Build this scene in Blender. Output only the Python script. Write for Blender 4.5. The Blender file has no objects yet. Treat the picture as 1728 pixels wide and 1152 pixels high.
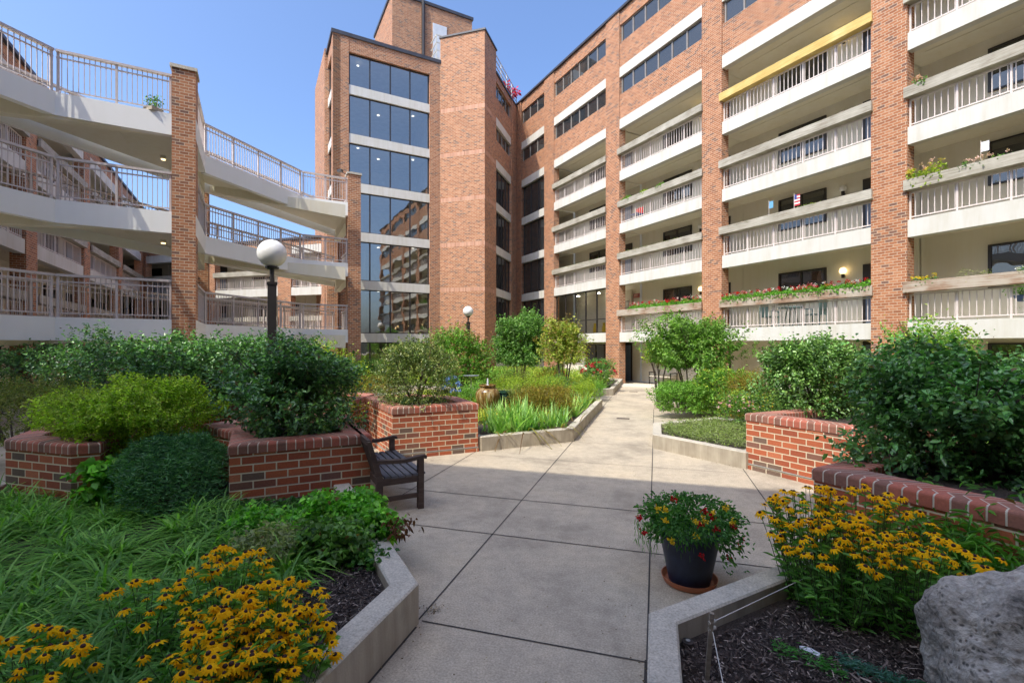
import bpy, math, random
import numpy as np
from mathutils import Vector, Matrix
random.seed(7); RNG = np.random.default_rng(11)
S2 = math.sqrt(0.5)
R = math.radians
scene = bpy.context.scene
COL = scene.collection

# ------------------------------------------------------------------ camera geometry
YAW = R(16.75); HC = 1.97; FPX = 804.0; HZ = 583.0
def at(px, d):                      # ground position seen in column px at depth d
    lat = (px - 864.0) * d / FPX
    return (lat*math.cos(YAW) - d*math.sin(YAW), lat*math.sin(YAW) + d*math.cos(YAW))

# ------------------------------------------------------------------ naming helpers
def tag(o, label=None, cat=None, group=None, kind=None):
    if label: o['label'] = label
    if cat: o['category'] = cat
    if group: o['group'] = group
    if kind: o['kind'] = kind
    return o
def thing(name, label, cat, loc=(0, 0, 0), rz=0.0, group=None):
    o = bpy.data.objects.new(name, None); COL.objects.link(o)
    o.location = loc; o.rotation_euler = (0, 0, rz); o.empty_display_size = 0.2
    return tag(o, label, cat, group)
def copy_tree(o, parent=None):
    c = o.copy(); COL.objects.link(c); c.parent = parent
    for ch in list(o.children): copy_tree(ch, c)
    return c

# ------------------------------------------------------------------ mesh builder
class MB:
    def __init__(s): s.v = []; s.f = []; s.uv = []; s.m = []
    def face(s, pts, uv=None, mi=0):
        i = len(s.v); s.v += [tuple(p) for p in pts]; s.f.append(tuple(range(i, i+len(pts)))); s.uv.append(uv); s.m.append(mi)
    def hexa(s, p, mi=0):           # p: 8 corners, bottom 4 ccw then top 4
        for q in ((3,2,1,0),(4,5,6,7),(0,1,5,4),(1,2,6,5),(2,3,7,6),(3,0,4,7)):
            s.face([p[k] for k in q], None, mi)
    def box(s, x0, x1, y0, y1, z0, z1, mi=0):
        s.hexa([(x0,y0,z0),(x1,y0,z0),(x1,y1,z0),(x0,y1,z0),(x0,y0,z1),(x1,y0,z1),(x1,y1,z1),(x0,y1,z1)], mi)
    def bar(s, a, b, w, h=None, mi=0, up=(0,0,1)):
        a = Vector(a); b = Vector(b); h = h or w; d = (b-a).normalized(); u = Vector(up)
        if abs(d.dot(u)) > .95: u = Vector((1,0,0))
        r = d.cross(u).normalized()*w/2; t = r.cross(d).normalized()*h/2
        s.hexa([a-r-t, a+r-t, b+r-t, b-r-t, a-r+t, a+r+t, b+r+t, b-r+t], mi)
    def tube(s, a, b, r0, r1=None, n=8, caps=True, mi=0):
        a = Vector(a); b = Vector(b); r1 = r0 if r1 is None else r1; d = (b-a).normalized()
        u = Vector((0,0,1)) if abs(d.z) < .9 else Vector((1,0,0)); x = d.cross(u).normalized(); y = d.cross(x)
        A = [a+(x*math.cos(2*math.pi*i/n)+y*math.sin(2*math.pi*i/n))*r0 for i in range(n)]
        B = [b+(x*math.cos(2*math.pi*i/n)+y*math.sin(2*math.pi*i/n))*r1 for i in range(n)]
        for i in range(n): j = (i+1) % n; s.face([A[i], B[i], B[j], A[j]], None, mi)
        if caps: s.face(A, None, mi); s.face(B[::-1], None, mi)
    def lathe(s, prof, n=24, c=(0,0,0), mi=0):
        for (r0,z0),(r1,z1) in zip(prof, prof[1:]):
            for i in range(n):
                a0 = 2*math.pi*i/n; a1 = 2*math.pi*(i+1)/n
                P = lambda r,z,a: (c[0]+r*math.cos(a), c[1]+r*math.sin(a), c[2]+z)
                if r0 < 1e-6: s.face([P(0,z0,0), P(r1,z1,a1), P(r1,z1,a0)][::-1], None, mi)
                elif r1 < 1e-6: s.face([P(r0,z0,a0), P(r0,z0,a1), P(0,z1,0)], None, mi)
                else: s.face([P(r0,z0,a0), P(r0,z0,a1), P(r1,z1,a1), P(r1,z1,a0)], None, mi)
    def poly(s, pts, z, mi=0): s.face([(p[0],p[1],z) for p in pts], None, mi)
    def prism(s, pts, z0, z1, mi=0):
        n = len(pts); s.poly(pts, z1, mi); s.poly(pts[::-1], z0, mi)
        for i in range(n):
            a = pts[i]; b = pts[(i+1) % n]
            s.face([(a[0],a[1],z0),(b[0],b[1],z0),(b[0],b[1],z1),(a[0],a[1],z1)], None, mi)
    def data(s, name, mats, smooth=False, weld=False):
        me = bpy.data.meshes.new(name); me.from_pydata(s.v, [], s.f); me.update()
        uvl = me.uv_layers.new(name='UV').data
        for p, uv in zip(me.polygons, s.uv):
            n = p.normal
            if uv is None:
                if abs(n.z) > .7:
                    for li in p.loop_indices: c = me.vertices[me.loops[li].vertex_index].co; uvl[li].uv = (c.x, c.y)
                else:
                    t = Vector((-n.y, n.x, 0)).normalized()
                    for li in p.loop_indices: c = me.vertices[me.loops[li].vertex_index].co; uvl[li].uv = (t.x*c.x+t.y*c.y, c.z)
            else:
                for k, li in enumerate(p.loop_indices): uvl[li].uv = uv[k]
        for m in (mats if isinstance(mats, (list, tuple)) else [mats]): me.materials.append(m)
        me.polygons.foreach_set('material_index', s.m)
        if smooth or weld:
            import bmesh
            bm = bmesh.new(); bm.from_mesh(me); bmesh.ops.remove_doubles(bm, verts=bm.verts, dist=1e-5); bm.to_mesh(me); bm.free()
        if smooth:
            me.polygons.foreach_set('use_smooth', [True]*len(me.polygons))
            try: me.set_sharp_from_angle(angle=R(40))
            except Exception: pass
        return me
    def build(s, name, mats, parent=None, label=None, smooth=False, weld=False):
        o = bpy.data.objects.new(name, s.data(name, mats, smooth, weld)); COL.objects.link(o)
        if parent is not None:
            o.parent = parent
            if parent.parent is None and parent.get('wc', 1): o.location = -Vector(parent.location)
        if label: o['label'] = label
        return o
def local(o): o['wc'] = 0; return o        # children of this root use local coordinates
class Fr:                                   # facade frame: u along, n outward, z up
    def __init__(s, O, ex, en): s.O = Vector((O[0],O[1],0)); s.e = Vector((ex[0],ex[1],0)).normalized(); s.n = Vector((en[0],en[1],0)).normalized()
    def p(s, u, n, z): q = s.O+s.e*u+s.n*n; return (q.x, q.y, z)
    def box(s, mb, u0, u1, n0, n1, z0, z1, mi=0):
        P = [s.p(u0,n0,z0),s.p(u1,n0,z0),s.p(u1,n1,z0),s.p(u0,n1,z0)]
        if s.e.cross(s.n).z < 0: P = [P[0],P[3],P[2],P[1]]
        T = [(a,b,z1) for a,b,_ in P]; mb.hexa(P+T, mi)

def sweep(mb, poly, prof, closed=True, mi=0):
    """poly ccw (interior on the left), prof = [(inset, z)...]; u = length along, v = arc of profile"""
    n = len(poly); P = [Vector((a,b)) for a,b in poly]; off = []
    for i in range(n):
        a = P[i-1] if (closed or i > 0) else None; b = P[i]; c = P[(i+1) % n] if (closed or i < n-1) else None
        d1 = (b-a).normalized() if a is not None else (c-b).normalized(); d2 = (c-b).normalized() if c is not None else d1
        n1 = Vector((-d1.y, d1.x)); n2 = Vector((-d2.y, d2.x)); m = (n1+n2); m = m/max(.25, m.dot(n1)); off.append(m)
    L = 0
    for i in range(n if closed else n-1):
        j = (i+1) % n; l = (P[j]-P[i]).length; v = 0
        for (i0,z0),(i1,z1) in zip(prof, prof[1:]):
            dv = math.hypot(i1-i0, z1-z0)
            a = P[i]+off[i]*i0; b = P[j]+off[j]*i0; c = P[j]+off[j]*i1; d = P[i]+off[i]*i1
            mb.face([(a.x,a.y,z0),(b.x,b.y,z0),(c.x,c.y,z1),(d.x,d.y,z1)], [(L,v),(L+l,v),(L+l,v+dv),(L,v+dv)], mi); v += dv
        L += l
def inset(poly, w):
    n = len(poly); P = [Vector(p) for p in poly]; out = []
    for i in range(n):
        d1 = (P[i]-P[i-1]).normalized(); d2 = (P[(i+1)%n]-P[i]).normalized()
        n1 = Vector((-d1.y,d1.x)); n2 = Vector((-d2.y,d2.x)); m = n1+n2; m = m/max(.25, m.dot(n1)); q = P[i]+m*w; out.append((q.x,q.y))
    return out

# ------------------------------------------------------------------ materials
def mat(name):
    m = bpy.data.materials.new(name); m.use_nodes = True; nt = m.node_tree; return m, nt, nt.nodes['Principled BSDF']
def N(nt, t, **k):
    n = nt.nodes.new(t)
    for a, v in k.items():
        if a in ('op',): n.operation = v
        elif hasattr(n, a) and a not in n.inputs: setattr(n, a, v)
        else: n.inputs[a].default_value = v
    return n
def noise(nt, scale, detail=4, vec=None, rough=.55, dist=0):
    n = N(nt, 'ShaderNodeTexNoise'); n.inputs['Scale'].default_value = scale; n.inputs['Detail'].default_value = detail
    n.inputs['Roughness'].default_value = rough; n.inputs['Distortion'].default_value = dist
    if vec is not None: nt.links.new(vec, n.inputs['Vector'])
    return n.outputs['Fac']
def ramp(nt, fac, stops, interp='LINEAR'):
    r = nt.nodes.new('ShaderNodeValToRGB'); r.color_ramp.interpolation = interp; e = r.color_ramp.elements
    while len(e) < len(stops): e.new(.5)
    for k, (p, c) in enumerate(stops): e[k].position = p; e[k].color = (*c, 1) if len(c) == 3 else c
    nt.links.new(fac, r.inputs[0]); return r.outputs['Color']
def mix(nt, f, a, b, mode='MIX'):
    n = nt.nodes.new('ShaderNodeMix'); n.data_type = 'RGBA'; n.blend_type = mode
    for s, v in ((n.inputs[0], f), (n.inputs[6], a), (n.inputs[7], b)):
        if hasattr(v, 'links') or hasattr(v, 'is_output'): nt.links.new(v, s)
        else: s.default_value = (*v, 1) if isinstance(v, tuple) and len(v) == 3 else v
    return n.outputs[2]
def math_(nt, op, a, b=None):
    n = nt.nodes.new('ShaderNodeMath'); n.operation = op
    for s, v in ((n.inputs[0], a), (n.inputs[1], b)):
        if v is None: continue
        if hasattr(v, 'is_output'): nt.links.new(v, s)
        else: s.default_value = v
    return n.outputs[0]
def bump(nt, bs, h, strength=.3, dist=.01, prev=None):
    b = nt.nodes.new('ShaderNodeBump'); b.inputs['Strength'].default_value = strength; b.inputs['Distance'].default_value = dist
    nt.links.new(h, b.inputs['Height'])
    if prev is not None: nt.links.new(prev, b.inputs['Normal'])
    nt.links.new(b.outputs[0], bs.inputs['Normal']); return b.outputs[0]
def geopos(nt): return nt.nodes.new('ShaderNodeNewGeometry').outputs['Position']
def uvn(nt): return nt.nodes.new('ShaderNodeUVMap').outputs['UV']

def brick(name, w, h, mort, cols, mcol, dirt=.25, rowlock=False):
    m, nt, bs = mat(name)
    bt = nt.nodes.new('ShaderNodeTexBrick'); bt.offset = 0 if rowlock else .5; bt.squash = 1
    bt.inputs['Scale'].default_value = 1; bt.inputs['Brick Width'].default_value = w; bt.inputs['Row Height'].default_value = h
    bt.inputs['Mortar Size'].default_value = mort; bt.inputs['Mortar Smooth'].default_value = .25; bt.inputs['Bias'].default_value = 0
    bt.inputs['Color1'].default_value = (0,0,0,1); bt.inputs['Color2'].default_value = (1,1,1,1); bt.inputs['Mortar'].default_value = (.5,.5,.5,1)
    nt.links.new(uvn(nt), bt.inputs['Vector'])
    base = ramp(nt, bt.outputs['Color'], cols)
    pos = geopos(nt)
    fine = noise(nt, 60, 5, pos); big = noise(nt, .7, 5, pos, .6)
    base = mix(nt, .55, base, ramp(nt, fine, [(.25,(.35,.35,.35)),(.75,(.68,.66,.63))]), 'OVERLAY')
    c = mix(nt, bt.outputs['Fac'], base, mcol)
    c = mix(nt, dirt, c, ramp(nt, big, [(.3,(.42,.40,.38)),(.7,(.60,.60,.60))]), 'OVERLAY')
    nt.links.new(c, bs.inputs['Base Color']); bs.inputs['Roughness'].default_value = .88
    hh = math_(nt, 'SUBTRACT', math_(nt, 'MULTIPLY', fine, .4), bt.outputs['Fac'])
    bump(nt, bs, hh, .5, .006)
    return m
ORANGE = [(0,(.17,.09,.065)),(.09,(.21,.105,.07)),(.16,(.29,.11,.05)),(.45,(.36,.14,.062)),(.75,(.41,.17,.078)),(1,(.46,.215,.11))]
RED = [(0,(.12,.085,.065)),(.09,(.18,.115,.085)),(.14,(.29,.075,.038)),(.5,(.39,.10,.043)),(.8,(.46,.13,.055)),(1,(.50,.19,.10))]
M = {}
M['brick'] = brick('building_brick', .205, .0813, .0075, ORANGE, (.56,.45,.32))
M['pbrick'] = brick('planter_brick', .24, .0935, .0085, RED, (.66,.58,.41), .25)
M['cap'] = brick('coping_brick', .098, 3.0, .0065, [(0,(.20,.10,.075)),(.3,(.30,.13,.09)),(.55,(.37,.11,.07)),(1,(.44,.15,.10))], (.58,.52,.42), .45, True)

def plain(name, col, rough=.6, var=.12, scale=3, metal=0, bscale=0, bstr=.2, spec=None):
    m, nt, bs = mat(name); pos = geopos(nt)
    n = noise(nt, scale, 6, pos, .6)
    lo = tuple(x*(1-var) for x in col); hi = tuple(min(1, x*(1+var)) for x in col)
    nt.links.new(ramp(nt, n, [(.3, lo), (.7, hi)]), bs.inputs['Base Color'])
    bs.inputs['Roughness'].default_value = rough; bs.inputs['Metallic'].default_value = metal
    if bscale: bump(nt, bs, noise(nt, bscale, 5, pos), bstr, .01)
    if spec is not None: bs.inputs['Specular IOR Level'].default_value = spec
    return m
def stucco(name, col, streak=.25):
    m, nt, bs = mat(name); pos = geopos(nt)
    mp = nt.nodes.new('ShaderNodeMapping'); mp.inputs['Scale'].default_value = (5,5,.5); nt.links.new(pos, mp.inputs['Vector'])
    st = noise(nt, 1.0, 5, mp.outputs[0], .65); big = noise(nt, 1.1, 6, pos, .6); f = noise(nt, 120, 3, pos)
    c = mix(nt, streak, col, ramp(nt, st, [(.25,(.30,.28,.24)),(.55,(.52,.52,.52)),(.8,(.58,.58,.58))]), 'OVERLAY')
    c = mix(nt, streak*.8, c, ramp(nt, big, [(.3,(.38,.37,.35)),(.7,(.58,.58,.58))]), 'OVERLAY')
    nt.links.new(c, bs.inputs['Base Color']); bs.inputs['Roughness'].default_value = .85
    bump(nt, bs, f, .25, .004); return m
M['white'] = stucco('painted_concrete', (.63,.615,.56), .45)
M['walk'] = stucco('walkway_concrete', (.84,.83,.79), .25)
M['wall'] = stucco('beige_stucco', (.77,.735,.63), .3)
M['soffit'] = stucco('soffit_concrete', (.74,.69,.55), .3)
M['rail'] = plain('cream_rail_metal', (.68,.60,.55), .45, .06, 9)
M['railw'] = plain('walkway_rail_metal', (.56,.49,.46), .5, .10, 7)
M['dark'] = plain('dark_bronze', (.035,.03,.028), .4, .2)
M['roof'] = plain('roof_metal', (.05,.05,.06), .5, .3)
M['door'] = plain('blue_grey_door', (.16,.21,.31), .45, .1)
M['frame'] = plain('grey_window_frame', (.28,.25,.22), .5, .1)
M['interior'] = plain('dark_interior', (.06,.055,.05), .8, .3)
M['inwall'] = plain('interior_wall', (.55,.50,.40), .8, .1)
M['blind'] = plain('window_blind', (.20,.19,.17), .7, .3, 6)

def glass(name, refl, tint, clear):
    m, nt, bs = mat(name); nt.nodes.remove(bs); out = nt.nodes['Material Output']
    gl = nt.nodes.new('ShaderNodeBsdfGlossy'); gl.inputs['Roughness'].default_value = .015; gl.inputs['Color'].default_value = (.84,.83,.78,1)
    tr = nt.nodes.new('ShaderNodeBsdfTransparent' if clear else 'ShaderNodeBsdfDiffuse')
    tr.inputs['Color'].default_value = (*tint, 1)
    nb = nt.nodes.new('ShaderNodeBump'); nb.inputs['Strength'].default_value = .012; nb.inputs['Distance'].default_value = .3
    nt.links.new(noise(nt, 1.1, 2, geopos(nt)), nb.inputs['Height']); nt.links.new(nb.outputs[0], gl.inputs['Normal'])
    mx = nt.nodes.new('ShaderNodeMixShader'); fr = nt.nodes.new('ShaderNodeFresnel'); fr.inputs[0].default_value = 1.5
    f = math_(nt, 'ADD', fr.outputs[0], refl); nt.links.new(math_(nt, 'MINIMUM', f, 1.0), mx.inputs[0])
    nt.links.new(tr.outputs[0], mx.inputs[1]); nt.links.new(gl.outputs[0], mx.inputs[2]); nt.links.new(mx.outputs[0], out.inputs[0]); return m
M['glass'] = glass('clear_glass', .30, (.70,.74,.72), True)
M['lobby'] = glass('lobby_glass', .03, (.85,.9,.9), True)
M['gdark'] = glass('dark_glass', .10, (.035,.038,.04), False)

def emis(name, col, st):
    m, nt, bs = mat(name); bs.inputs['Base Color'].default_value = (*col,1); bs.inputs['Emission Color'].default_value = (*col,1); bs.inputs['Emission Strength'].default_value = st; return m
M['lampon'] = emis('lit_lamp', (1,.72,.35), 1.3)
M['lobbyl'] = emis('lobby_light', (1,.9,.75), 14)
M['down'] = emis('lit_downlight', (1,.95,.85), 1.6)

def wood(name, cols, vec_scale=(1,1,1), grain=26):
    m, nt, bs = mat(name); pos = geopos(nt)
    mp = nt.nodes.new('ShaderNodeMapping'); mp.inputs['Scale'].default_value = (1.2,1.2,grain); nt.links.new(pos, mp.inputs['Vector'])
    g = noise(nt, 1.3, 6, mp.outputs[0], .65, .6); b = noise(nt, 1.7, 4, pos)
    f = math_(nt, 'ADD', math_(nt, 'MULTIPLY', g, .6), math_(nt, 'MULTIPLY', b, .45))
    nt.links.new(ramp(nt, f, cols), bs.inputs['Base Color']); bs.inputs['Roughness'].default_value = .8
    bump(nt, bs, g, .5, .008); return m
M['wgrey'] = wood('weathered_timber', [(.32,(.17,.14,.10)),(.5,(.36,.33,.26)),(.68,(.52,.49,.41))])
M['wbrown'] = wood('stained_timber', [(.33,(.15,.09,.055)),(.45,(.30,.19,.12)),(.55,(.42,.35,.27)),(.7,(.50,.45,.37))])
M['wnew'] = wood('new_pine', [(.34,(.36,.22,.05)),(.45,(.56,.38,.11)),(.55,(.64,.46,.15)),(.68,(.72,.56,.24))])
M['wbench'] = wood('old_teak', [(.3,(.035,.022,.017)),(.55,(.085,.055,.042)),(.75,(.14,.11,.09))], grain=9)
M['wslat'] = wood('bench_slat_grey', [(.3,(.05,.05,.055)),(.55,(.11,.11,.12)),(.75,(.19,.19,.20))], grain=9)

def concrete(name, col, stain=.5, joints=False):
    m, nt, bs = mat(name); pos = geopos(nt)
    a = noise(nt, .9, 8, pos, .68, .1); b = noise(nt, 7.5, 9, pos, .78, .1); c = noise(nt, 70, 4, pos, .7)
    v = nt.nodes.new('ShaderNodeTexVoronoi'); v.inputs['Scale'].default_value = 11; nt.links.new(pos, v.inputs['Vector'])
    spots = ramp(nt, v.outputs['Distance'], [(.035,(.25,.22,.18)),(.06,(.5,.5,.5))])
    c0 = mix(nt, stain, col, ramp(nt, a, [(.33,(.28,.28,.28)),(.5,(.5,.5,.5)),(.68,(.60,.59,.56))]), 'OVERLAY')
    c0 = mix(nt, stain*.8, c0, ramp(nt, b, [(.30,(.32,.31,.30)),(.6,(.54,.54,.53))]), 'OVERLAY')
    c0 = mix(nt, .45, c0, ramp(nt, c, [(.33,(.18,.18,.18)),(.67,(.80,.80,.80))]), 'OVERLAY')
    c0 = mix(nt, .35 if joints else .1, c0, spots, 'OVERLAY')
    nt.links.new(c0, bs.inputs['Base Color']); bs.inputs['Roughness'].default_value = .8
    bump(nt, bs, c, .35, .003); return m
M['pave'] = concrete('pavement_concrete', (.46,.395,.30), .75, True)
M['kerb'] = concrete('kerb_concrete', (.50,.46,.38), .6)
def kerbmat():
    m, nt, bs = mat('kerb_side_concrete'); pos = geopos(nt)
    mp = nt.nodes.new('ShaderNodeMapping'); mp.inputs['Scale'].default_value = (9,9,1.2); nt.links.new(pos, mp.inputs['Vector'])
    s = noise(nt, 1.4, 6, mp.outputs[0], .65); b = noise(nt, 2.2, 6, pos); g = noise(nt, 80, 3, pos)
    c = mix(nt, .55, (.42,.37,.29), ramp(nt, s, [(.3,(.30,.28,.25)),(.65,(.58,.58,.57))]), 'OVERLAY')
    c = mix(nt, .5, c, ramp(nt, b, [(.33,(.27,.26,.24)),(.6,(.53,.53,.53))]), 'OVERLAY')
    nt.links.new(c, bs.inputs['Base Color']); bs.inputs['Roughness'].default_value = .85; bump(nt, bs, g, .4, .004); return m
M['kside'] = kerbmat()
M['flash'] = plain('grey_flashing', (.30,.29,.27), .5)
M['joint'] = plain('joint_dark', (.055,.05,.045), .9)
def mulchm():
    m, nt, bs = mat('mulch'); pos = geopos(nt)
    n = noise(nt, 45, 6, pos, .7, 1.5)
    nt.links.new(ramp(nt, n, [(.3,(.02,.015,.013)),(.55,(.075,.055,.045)),(.75,(.18,.14,.115))]), bs.inputs['Base Color'])
    bs.inputs['Roughness'].default_value = .95; bump(nt, bs, n, 1, .03); return m
M['mulch'] = mulchm()
M['chip'] = plain('bark_chip', (.085,.062,.052), .9, .6, 25)

def leafmat(name, rough=.5, trans=.42, spec=.4):
    m, nt, bs = mat(name); out = nt.nodes['Material Output']
    at_ = nt.nodes.new('ShaderNodeAttribute'); at_.attribute_name = 'Col'
    n = noise(nt, 25, 3, geopos(nt))
    c = mix(nt, .35, at_.outputs['Color'], ramp(nt, n, [(.3,(.35,.35,.35)),(.7,(.66,.66,.66))]), 'OVERLAY')
    nt.links.new(c, bs.inputs['Base Color']); bs.inputs['Roughness'].default_value = rough; bs.inputs['Specular IOR Level'].default_value = spec
    if trans > 0:
        tl = nt.nodes.new('ShaderNodeBsdfTranslucent'); nt.links.new(mix(nt, 1.0, c, (1.0,1.25,.5), 'MULTIPLY'), tl.inputs['Color'])
        mx = nt.nodes.new('ShaderNodeMixShader'); mx.inputs[0].default_value = trans
        nt.links.new(bs.outputs[0], mx.inputs[1]); nt.links.new(tl.outputs[0], mx.inputs[2]); nt.links.new(mx.outputs[0], out.inputs[0])
    return m
M['leaf'] = leafmat('leaf'); M['gloss'] = leafmat('glossy_leaf', .3, .3, .6); M['petal'] = leafmat('petal', .6, .35, .2)
M['bark'] = plain('bark', (.10,.075,.055), .9, .4, 12, bscale=40, bstr=.6)
M['stem'] = plain('green_stem', (.07,.12,.03), .7, .3)

# ------------------------------------------------------------------ world, sun, camera
w = bpy.data.worlds.new('World'); scene.world = w; w.use_nodes = True; nt = w.node_tree
AZ = Vector((-.418, -.908)).normalized(); EL = R(53)
sky = nt.nodes.new('ShaderNodeTexSky'); sky.sky_type = 'NISHITA'; sky.sun_disc = False; sky.sun_elevation = EL
sky.sun_rotation = math.atan2(AZ.x, AZ.y); sky.altitude = 50; sky.air_density = .9; sky.dust_density = 4.0; sky.ozone_density = 8.0
bg = nt.nodes['Background']; nt.links.new(sky.outputs[0], bg.inputs[0]); bg.inputs[1].default_value = .15
sl = bpy.data.lights.new('sun', 'SUN'); sl.energy = 2.0; sl.angle = R(.3); sl.color = (1,.93,.80)
so = bpy.data.objects.new('sun', sl); COL.objects.link(so)
so.rotation_euler = Vector((AZ.x*math.cos(EL), AZ.y*math.cos(EL), math.sin(EL))).to_track_quat('Z','Y').to_euler(); so.location = (-10,-20,40)
cam = bpy.data.cameras.new('camera'); co = bpy.data.objects.new('camera', cam); COL.objects.link(co); scene.camera = co
cam.sensor_width = 36; cam.lens = 36*FPX/1728; cam.shift_y = (HZ-576)/1728; cam.clip_end = 2000; cam.clip_start = .05
co.location = (0,0,HC); co.rotation_euler = (R(90), 0, YAW)
scene.view_settings.view_transform = 'Standard'; scene.view_settings.look = 'None'; scene.view_settings.exposure = 1.2
scene.cycles.max_bounces = 8; scene.cycles.transparent_max_bounces = 8; scene.cycles.use_denoising = True

# ------------------------------------------------------------------ ground
g = MB(); g.poly([(-90,-60),(70,-60),(70,110),(-90,110)], -.03)
tag(g.build('ground', M['pave']), kind='structure')
pv = MB(); pv.poly([(-13,-5.5),(24,-5.5),(24,1),(-.5,24.6),(-6.5,30),(-13,27)], 0.0)
tag(pv.build('pavement', M['pave']), kind='structure')
jt = MB()
def joint(a, b, w_=.013):
    d = Vector((b[0]-a[0], b[1]-a[1])).normalized(); n = Vector((-d.y,d.x))*w_/2; z = .004
    jt.face([(a[0]-n.x,a[1]-n.y,z),(a[0]+n.x,a[1]+n.y,z),(b[0]+n.x,b[1]+n.y,z),(b[0]-n.x,b[1]-n.y,z)])
joint((-1.63,3.07),(-1.63,9.75)); joint((-1.62,15.3),(-1.62,19.3)); joint((-.05,3.1),(-.05,15.4)); joint((-3.2,5.3),(-3.2,8.3)); joint((1.34,5.0),(1.34,8.35))
joint((-1.61,2.2),(-1.61,3.0),.03); joint((-.055,1.5),(-.055,3.1),.02)
for y in (3.08,): joint((-1.6,y),(-.06,y))
for y, a, b in ((4.71,-3.0,1.2),(5.86,-3.4,1.5),(8.05,-3.2,1.3),(9.7,-1.6,-.05),(11.6,-1.6,-.05),(13.5,-1.6,-.05),(15.4,-1.6,-.05),(17.3,-1.6,-.05),(19.3,-1.6,-.05),(21.3,-1.6,-.05)): joint((a,y),(b,y), .013 if y < 8 else .008)
tag(jt.build('pavement_joint', M['joint']), kind='structure')
fr = MB(); fr.box(-1.75,-.02,23.2,24.9,.0,.05); tag(fr.build('entrance_path', concrete('pale_concrete',(.62,.56,.46),.3)), kind='structure')
dg = MB()
for (px, py, ww, dd) in ((1051.5,706,.34,.16),(1069,661,.34,.12)):
    d = FPX*HC/(py-HZ); x, y = at(px, d)
    t = thing('drain_grate', 'small dark drain grate in the path, %s' % ('nearer the middle of the path' if py > 700 else 'just before the pale doorstep'), 'drain', (x,y,0), group='drain grates in the path')
    q = MB(); q.box(x-ww/2,x+ww/2,y-dd/2,y+dd/2,.001,.008); q.build('grate_frame', plain('drain_iron',(.08,.06,.05),.8), t)
    q = MB()
    for k in range(8): xx = x-ww/2+.03+k*(ww-.06)/7; q.box(xx-.008,xx+.008,y-dd/2+.015,y+dd/2-.015,.0085,.011)
    q.build('grate_slat', M['dark'], t)

# ------------------------------------------------------------------ kerbs, beds
def ccw(p):
    a = sum(p[i-1][0]*p[i][1]-p[i][0]*p[i-1][1] for i in range(len(p))); return p if a > 0 else p[::-1]
def bed(poly, h=.27, soil=.19, wd=.17):
    poly = ccw(poly); k = MB()
    sweep(k, poly, [(0,-.02),(0,h-.012)], mi=1); sweep(k, poly, [(0,h-.012),(.012,h),(wd-.012,h),(wd,h-.012)], mi=0); sweep(k, poly, [(wd,h-.012),(wd,soil-.05)], mi=1)
    tag(k.build('kerb', [M['kerb'], M['kside']]), kind='structure')
    s = MB(); ip = inset(poly, wd-.01); s.poly(ip, soil)
    tag(s.build('mulch', M['mulch']), kind='structure'); return ip
BL = [(-1.61,-2.5),(-1.61,3.05),(-3.25,4.69),(-5.6,7.0),(-8.4,5.2),(-7.6,3.4),(-9.5,1.5),(-9.5,-2.5)]
BR = [(-.04,-2.5),(6.5,-2.5),(6.5,3.0),(3.6,4.0),(1.45,5.0),(1.2,4.4),(-.04,3.13)]
I1 = [(-3.1,8.35),(-1.61,9.75),(-1.61,15.3),(-3.2,16.9),(-7.2,16.9),(-8.8,15.3),(-8.8,12.2),(-6.0,9.4),(-5.0,9.0)]
I2 = [(-1.6,19.3),(-1.6,25.0),(-8.6,31.2),(-11.5,25.3),(-15.5,21.0),(-11.5,18.0),(-3.4,17.6)]
R1 = [(-.04,15.45),(2.0,13.9),(4.2,11.7),(8.6,14.4),(.6,22.3),(-.04,22.3)]
R2 = [(-.05,9.55),(1.38,8.35),(3.0,9.9),(3.2,11.2),(1.4,12.3),(-.05,10.95)]
for q in (BL,): bed(q, .29, .2, .19)
bed(BR, .29, .16)
for q in (I1, I2, R1, R2): bed(q)
lw = MB(); lw.poly([(3.6,10.8),(13.5,8.5),(10,12.6),(8,14.6)], .012)
tag(lw.build('lawn', plain('lawn_green',(.08,.13,.03),.9,.3,9)), kind='structure')

# ------------------------------------------------------------------ brick planters
def planter(poly, label, h=.87, wd=.30, soil=.78):
    poly = ccw(poly); cx = sum(p[0] for p in poly)/len(poly); cy = sum(p[1] for p in poly)/len(poly)
    t = thing('brick_planter', label, 'planter', (cx,cy,0), group='brick planters of the courtyard')
    a = MB(); sweep(a, poly, [(.012,.07),(.012,h-.118)]); sweep(a, poly, [(0,-.02),(0,.062),(.012,.064)]); a.build('wall', M['pbrick'], t); a = MB(); sweep(a, poly, [(.012,.075),(.004,.078),(.004,.092),(.012,.094)]); a.build('flashing', M['flash'], t)
    b = MB(); r = .035; z1 = h; z0 = h-.118
    pr = [(.012,z0),(0,z0+.004)] + [(0,z1-r)] + [(r-r*math.cos(k*math.pi/8), z1-r+r*math.sin(k*math.pi/8)) for k in (1,2,3,4)] + [(wd-.01,z1),(wd,z1-.01),(wd,soil-.05)]
    sweep(b, poly, pr); b.build('coping', M['cap'], t)
    s = MB(); s.poly(inset(poly, wd-.01), soil); s.build('soil', M['mulch'], t)
    return t
planter([(-6.03,3.84),(-6.22,3.65),(-7.35,3.65),(-9.0,5.3),(-7.9,6.4),(-6.95,4.78)], 'shaded brick planter holding the round lime green shrub')
planter([(-4.53,4.14),(-3.39,5.19),(-4.85,6.65),(-5.9,6.3),(-6.1,5.1),(-5.25,4.85)], 'shaded brick planter behind the wooden bench with a big dark holly')
planter([(-7.75,5.95),(-7.7,6.85),(-6.6,6.85),(-5.7,7.75),(-6.2,9.6),(-10.5,10.4),(-12,8),(-10,6.3)], 'brick planter full of dark hollies below the raised walkway', .87)
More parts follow.
